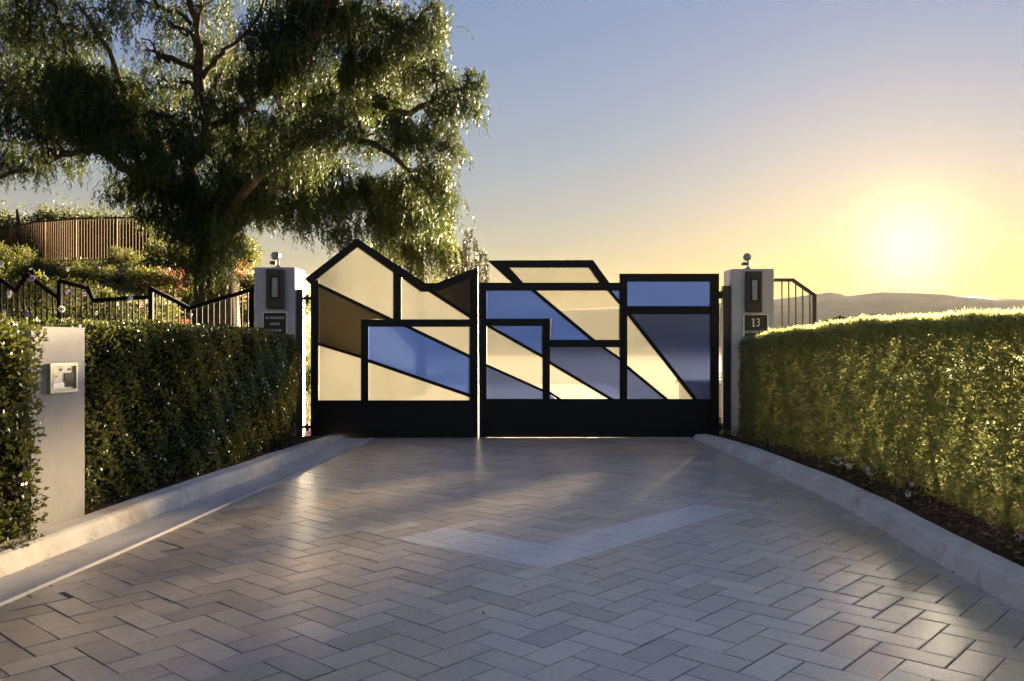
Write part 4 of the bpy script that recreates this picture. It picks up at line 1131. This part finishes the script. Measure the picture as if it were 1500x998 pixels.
# foliage masses: photo x, y, radius x, radius y (px), depth offset, amount
CL = [
 (40, 60, 60, 45, -1.2, 1), (15, 130, 55, 45, -.8, 1.1), (90, 130, 60, 50, -1.6, 1.3), (60, 190, 70, 40, -.8, 1.3), (150, 150, 60, 50, -1.8, 1.4), (140, 195, 55, 35, -1.7, 1.4), (190, 170, 45, 55, -1.3, 1.2), (110, 60, 45, 40, -1.5, .7),
 (160, 40, 40, 40, -1.6, .45), (215, 200, 40, 35, -.6, 1.0), (20, 240, 60, 30, 0, .8), (90, 240, 50, 20, -.8, .4), (230, 110, 35, 50, -.5, .35), (200, 10, 60, 25, -1, .45), (255, 150, 35, 35, 0, .55), (60, 0, 70, 30, -1.2, .8), (5, 20, 40, 40, 1.5, .6),
 (250, 230, 40, 25, -.2, .7), (300, 90, 40, 40, .2, .55), (250, 50, 35, 35, 0, .35), (300, 20, 60, 30, .3, .6), (345, 130, 40, 30, -.6, .7), (350, 175, 40, 30, -.5, .9), (395, 60, 50, 40, -1.0, 1.0), (395, 120, 45, 35, -1.2, 1.1), (440, 30, 50, 40, -1.4, 1.1),
 (440, 95, 50, 40, -1.4, 1.2), (500, 60, 55, 45, .8, 1.2), (490, 20, 50, 35, -1.4, 1.0), (560, 40, 55, 40, .9, 1.2), (555, 100, 55, 40, .8, 1.3), (610, 70, 45, 45, .8, 1.0), (640, 40, 30, 40, 1.0, .7), (625, 120, 45, 35, -.7, 1.0), (500, 130, 55, 35, .6, 1.4),
 (450, 160, 45, 35, .5, 1.3), (560, 160, 45, 25, -.4, 1.1), (655, 160, 40, 25, -1, .9), (690, 125, 26, 20, -1.1, .75), (690, 165, 22, 25, -1, .5), (640, 200, 35, 30, -1, .8), (600, 210, 40, 30, -1.5, 1.0), (540, 215, 40, 25, -1.2, .5), (660, 230, 25, 30, -1, .5),
 (400, 210, 40, 35, .3, 1.2), (360, 230, 35, 40, .5, 1.2), (400, 265, 45, 35, .6, 1.4), (450, 270, 40, 40, .3, 1.3), (490, 250, 35, 25, .8, .6), (350, 280, 35, 35, .8, 1.0), (390, 310, 35, 25, .9, .8), (440, 320, 40, 30, .9, 1.0), (490, 300, 45, 30, 1.3, 1.2), (540, 285, 45, 30, 1.7, 1.4),
 (590, 285, 45, 35, 1.0, 1.4), (630, 270, 30, 40, -1.8, 1.0), (625, 320, 35, 35, 2, 1.2), (570, 325, 45, 30, 2, 1.3), (500, 345, 40, 25, 1.5, .7), (655, 300, 20, 40, -1.8, .5),
 (270, 290, 45, 30, -.6, 1.3), (225, 275, 40, 25, -.9, 1.1), (310, 310, 35, 35, -.8, 1.4), (280, 340, 40, 35, -.9, 1.2), (320, 370, 30, 40, -.8, 1.2), (295, 395, 28, 35, -.6, 1.0), (235, 320, 35, 25, -.7, .8), (190, 290, 40, 20, -.8, .6), (330, 330, 25, 25, -1.5, 1.0),
 (250, 190, 40, 30, -1.4, .9), (285, 220, 30, 30, -1.3, .9), (235, 245, 40, 22, -1.8, .9), (330, 265, 35, 30, -1.6, 1.1), (370, 300, 40, 30, -1.4, 1.0), (300, 160, 35, 30, -1.2, .6), (420, 190, 45, 30, -1.5, .9), (180, 215, 45, 25, -2.2, .9), (110, 170, 50, 35, -2.4, .9), (520, 175, 40, 25, -1.6, .8), (580, 190, 40, 25, -2.0, .8),
 (350, 100, 80, 50, 3.5, .8), (330, 220, 70, 50, 3.0, 1.0), (120, 150, 90, 60, 3.5, 1.1), (430, 230, 70, 45, -3.2, .9), (480, 190, 50, 35, -3.6, .8), (440, 0, 90, 30, 2.5, .8), (200, 270, 50, 30, 2.8, .6), (560, 130, 70, 50, 2.5, .9),
]
mbt = MB(); P_, D_, H_, L_, W_, T_ = [], [], [], [], [], []
for (cx, cy, rx, ry, dy, amt) in CL:
    c = np.array(tp_(cx, cy, dy)); k = (TY + dy) / FPX; rX, rZ = rx * k, ry * k; rD = max(0.55, min(1.2, rX))
    n = int(78 * amt * (rX * rZ * 4) ** 0.75 * 2.2)
    d3 = unit(rt.normal(0, 1, (n, 3))) * (rt.random(n)[:, None] ** 0.42)
    st = c + d3 * np.array([rX, rD, rZ * 0.8]) + np.array([0, 0, rZ * 0.45])
    ln = rt.uniform(.35, .95, n) * np.clip(rZ * 1.6, .5, 1.1)
    p, d, h, l, w, cc = strands(rt, st, ln, 24, 0.085, 0.019)
    base_t = rt.uniform(.2, .6); tt_ = np.clip(base_t + np.repeat(rt.normal(0, .12, n), 24) + rt.normal(0, .12, cc), 0, 1)
    P_.append(p); D_.append(d); H_.append(h); L_.append(l); W_.append(w); T_.append(tt_)
    # twigs from the nearest limb points into this mass
    dist = np.linalg.norm(SP - c, axis=1); order = np.argsort(dist + rt.uniform(0, .5, len(dist)))[:2]
    for oi in order[:1 + (amt > .9)]:
        a = Vector(SP[oi]); b = Vector(c + np.array([0, 0, rZ * .3])); r0 = min(SR[oi] * .6, .06)
        mid = a.lerp(b, .5) + Vector((rt.normal(0, .1), rt.normal(0, .1), .18))
        limb_mesh([a, mid, b], [r0, r0 * .7, r0 * .35], mbt, 6, 0.02, rt)
        for q in range(6):
            e = Vector(st[rt.integers(0, n)]); s0 = a.lerp(b, rt.uniform(.4, 1.0)) + Vector((0, 0, .08)); mm = s0.lerp(e, .5) + Vector((rt.normal(0, .06), rt.normal(0, .06), .1))
            limb_mesh([s0, mm, e], [r0 * .4 + .006, r0 * .25 + .005, .005], mbt, 5, 0.012, rt)
mbt.build("twigs", M["bark"], tree)
P, D, H, L, W, T = (np.concatenate(a) for a in (P_, D_, H_, L_, W_, T_))
Vq, Fq = leaf_quads(P, D, H, L, W, .1)
o = np_mesh("crown", Vq, Fq, M["pepper"], tree, T); o["kind"] = "stuff"
print("pepper leaves", len(Fq))

# pale weeping tree behind the gate
wt_rng = np.random.default_rng(91)
def weeping(px0, Y, masses, label, mat, name, trunk_top, leaf=(0.10, 0.024), dens=1.0, zb=0.0):
    bx = PX(px0, Y); b = Vector((bx, Y, float(terrain(bx, Y)) - .1)); t = thing(name, b, label, "tree")
    mb = MB(); top = at(*trunk_top, Y); limb_mesh([b, b.lerp(top, .5) + Vector((.08, 0, 0)), top], [.16, .12, .07], mb, 10); mb.build("trunk", M["bark"], t)
    tw = MB(); A_ = []
    for cx, cy, rx, ry, dy, amt in masses:
        c = np.array(at(cx, cy, Y + dy)); k = (Y + dy) / FPX; rX, rZ = rx * k, ry * k; n = int(150 * amt * dens * rX * rZ * 4)
        d3 = unit(wt_rng.normal(0, 1, (n, 3))) * (wt_rng.random(n)[:, None] ** .42)
        st = c + d3 * np.array([rX, max(.5, rX), rZ * .7]) + np.array([0, 0, rZ * .5])
        p, d, h, l, w, cc = strands(wt_rng, st, wt_rng.uniform(.5, 1.2, n) * np.clip(rZ * 1.5, .4, 1.4), 18, leaf[0], leaf[1], .12)
        A_.append((p, d, h, l, w, np.clip(np.repeat(wt_rng.uniform(.1, .9, n), 18) + wt_rng.normal(0, .1, cc), 0, 1)))
        limb_mesh([top, top.lerp(Vector(c), .5) + Vector((0, 0, .3)), Vector(c)], [.05, .035, .015], tw, 6)
    tw.build("limb", M["bark"], t)
    P, D, H, L, W, T = (np.concatenate([a[k] for a in A_]) for k in range(6))
    Vq, Fq = leaf_quads(P, D, H, L, W, .1); o = np_mesh("crown", Vq, Fq, M[mat], t, T); o["kind"] = "stuff"
weeping(615, 21, [(570, 350, 28, 45, 0, 1), (600, 370, 30, 45, -.5, 1.1), (635, 350, 30, 50, 0, 1.1), (655, 385, 22, 35, .4, 1), (605, 300, 30, 35, .5, .9), (540, 390, 30, 30, .5, .8), (640, 290, 18, 40, .5, .8)],
        "pale green weeping tree showing over the peaked gate leaf", "pepper_light", "weeping_tree", (612, 330))

# olive shrub with upright shoots beside it
def olive(px0, Y):
    bx = PX(px0, Y); b = Vector((bx, Y, float(terrain(bx, Y)) - .05)); t = thing("olive_tree", b, "small grey-green olive tree with upright shoots beside the gate's middle", "tree")
    r = np.random.default_rng(15); mb = MB(); limb_mesh([b, b + Vector((.05, 0, .9)), b + Vector((0, 0, 1.6))], [.07, .055, .045], mb, 8); mb.build("trunk", M["bark"], t)
    br = MB(); P, D = [], []
    top = b + Vector((0, 0, 1.5))
    for k in range(58):
        ex, ey = r.uniform(652, 716), r.uniform(325, 425)
        if ey < 325 + abs(ex - 688) * 1.7: ey = 330 + abs(ex - 688) * 2.0 + r.uniform(0, 30)
        e = at(ex, ey, Y + r.normal(0, .35)); mid = top.lerp(e, .55) + Vector((r.normal(0, .08), r.normal(0, .08), -.06))
        o_, _ = limb_mesh([top, mid, e], [.014, .009, .003], br, 5)
        for s in range(150):
            q = r.uniform(.3, 1) * (len(o_) - 1.001); i0 = int(q); p = o_[i0].lerp(o_[i0 + 1], q - i0)
            dd = (o_[i0 + 1] - o_[i0]).normalized()
            P.append(tuple(p)); D.append(tuple((dd * .8 + Vector(r.normal(0, .55, 3))).normalized()))
    br.build("branches", M["stem"], t)
    P = np.array(P); D = np.array(D); n = len(P)
    V, F = leaf_quads(P, D, unit(r.normal(0, 1, (n, 3))), r.uniform(.05, .09, n), r.uniform(.014, .022, n), .1)
    o = np_mesh("crown", V, F, M["olive"], t, r.random(n)); o["kind"] = "stuff"
olive(686, 16.5)

# bushy trees above the tan fence
for k, (px0, Y, ztop_px, rx) in enumerate(((-60, 44, 255, 3.4), (25, 42, 278, 3.0), (95, 43, 285, 2.6), (160, 43, 292, 2.4), (215, 44, 298, 2.4), (275, 45, 306, 2.6), (330, 46, 330, 2.4))):
    X = PX(px0, Y); zg = float(terrain(X, Y)); ht = PZ(ztop_px, Y) - zg
    t = thing("bushy_tree", (X, Y, zg - .1), "sunlit olive-green bushy tree on the rise behind the tan fence", "tree", "bushy trees behind the tan fence")
    r = np.random.default_rng(200 + k); mb = MB(); limb_mesh([(X, Y, zg - .1), (X + .1, Y, zg + ht * .4), (X, Y, zg + ht * .75)], [.18, .14, .05], mb, 8); mb.build("trunk", M["bark"], t)
    n = 13000; P, D, H, L, W, tint, cs = blob_leaves(r, n, rx, 2.0, ht * .95, 70, .12, .24, .36); P = P + np.array([X, Y, zg])
    D = unit(D + np.array([0, 0, -.5]))
    V, F = leaf_quads(P, D, H, L, W, .2); o = np_mesh("crown", V, F, M["green_leaf"], t, tint); o["kind"] = "stuff"

# low wall and yellow shrub seen through the gap beside the house number pillar
lw = MB(); lw.box(2.95, 9.0, 15.2, 15.45, -.1, .55, .01)
w_ = thing("garden_wall", (5, 15.3, 0), "low pale garden wall behind the gate", "wall"); lw.build("wall", M["stucco"], w_)
MB().box(2.90, 9.05, 15.15, 15.50, .55, .62, .01).build("coping", M["concrete"], w_)
cp_ = copy_thing(protos["y"], (3.9, 16.2, .1), 1.0, (.7, .7, .62)); cp_["label"] = "yellow-green shrub behind the low garden wall"; del cp_["group"]

# ------------------------------------------------------------------ haze over the valley
hz = MB().box(-14200, 14200, -3200, 14200, -64, 420).build("haze", M["soil"], kind="stuff")
hm = bpy.data.materials.new("haze_air"); hm.use_nodes = True; hn = hm.node_tree; hn.nodes.clear()
ho = hn.nodes.new("ShaderNodeOutputMaterial"); hv = hn.nodes.new("ShaderNodeVolumePrincipled")
hv.inputs["Color"].default_value = (0.95, 0.93, 0.90, 1); hv.inputs["Density"].default_value = 9.0e-6; hv.inputs["Anisotropy"].default_value = 0.0
hn.links.new(hv.outputs[0], ho.inputs["Volume"])
hz.data.materials.clear(); hz.data.materials.append(hm)
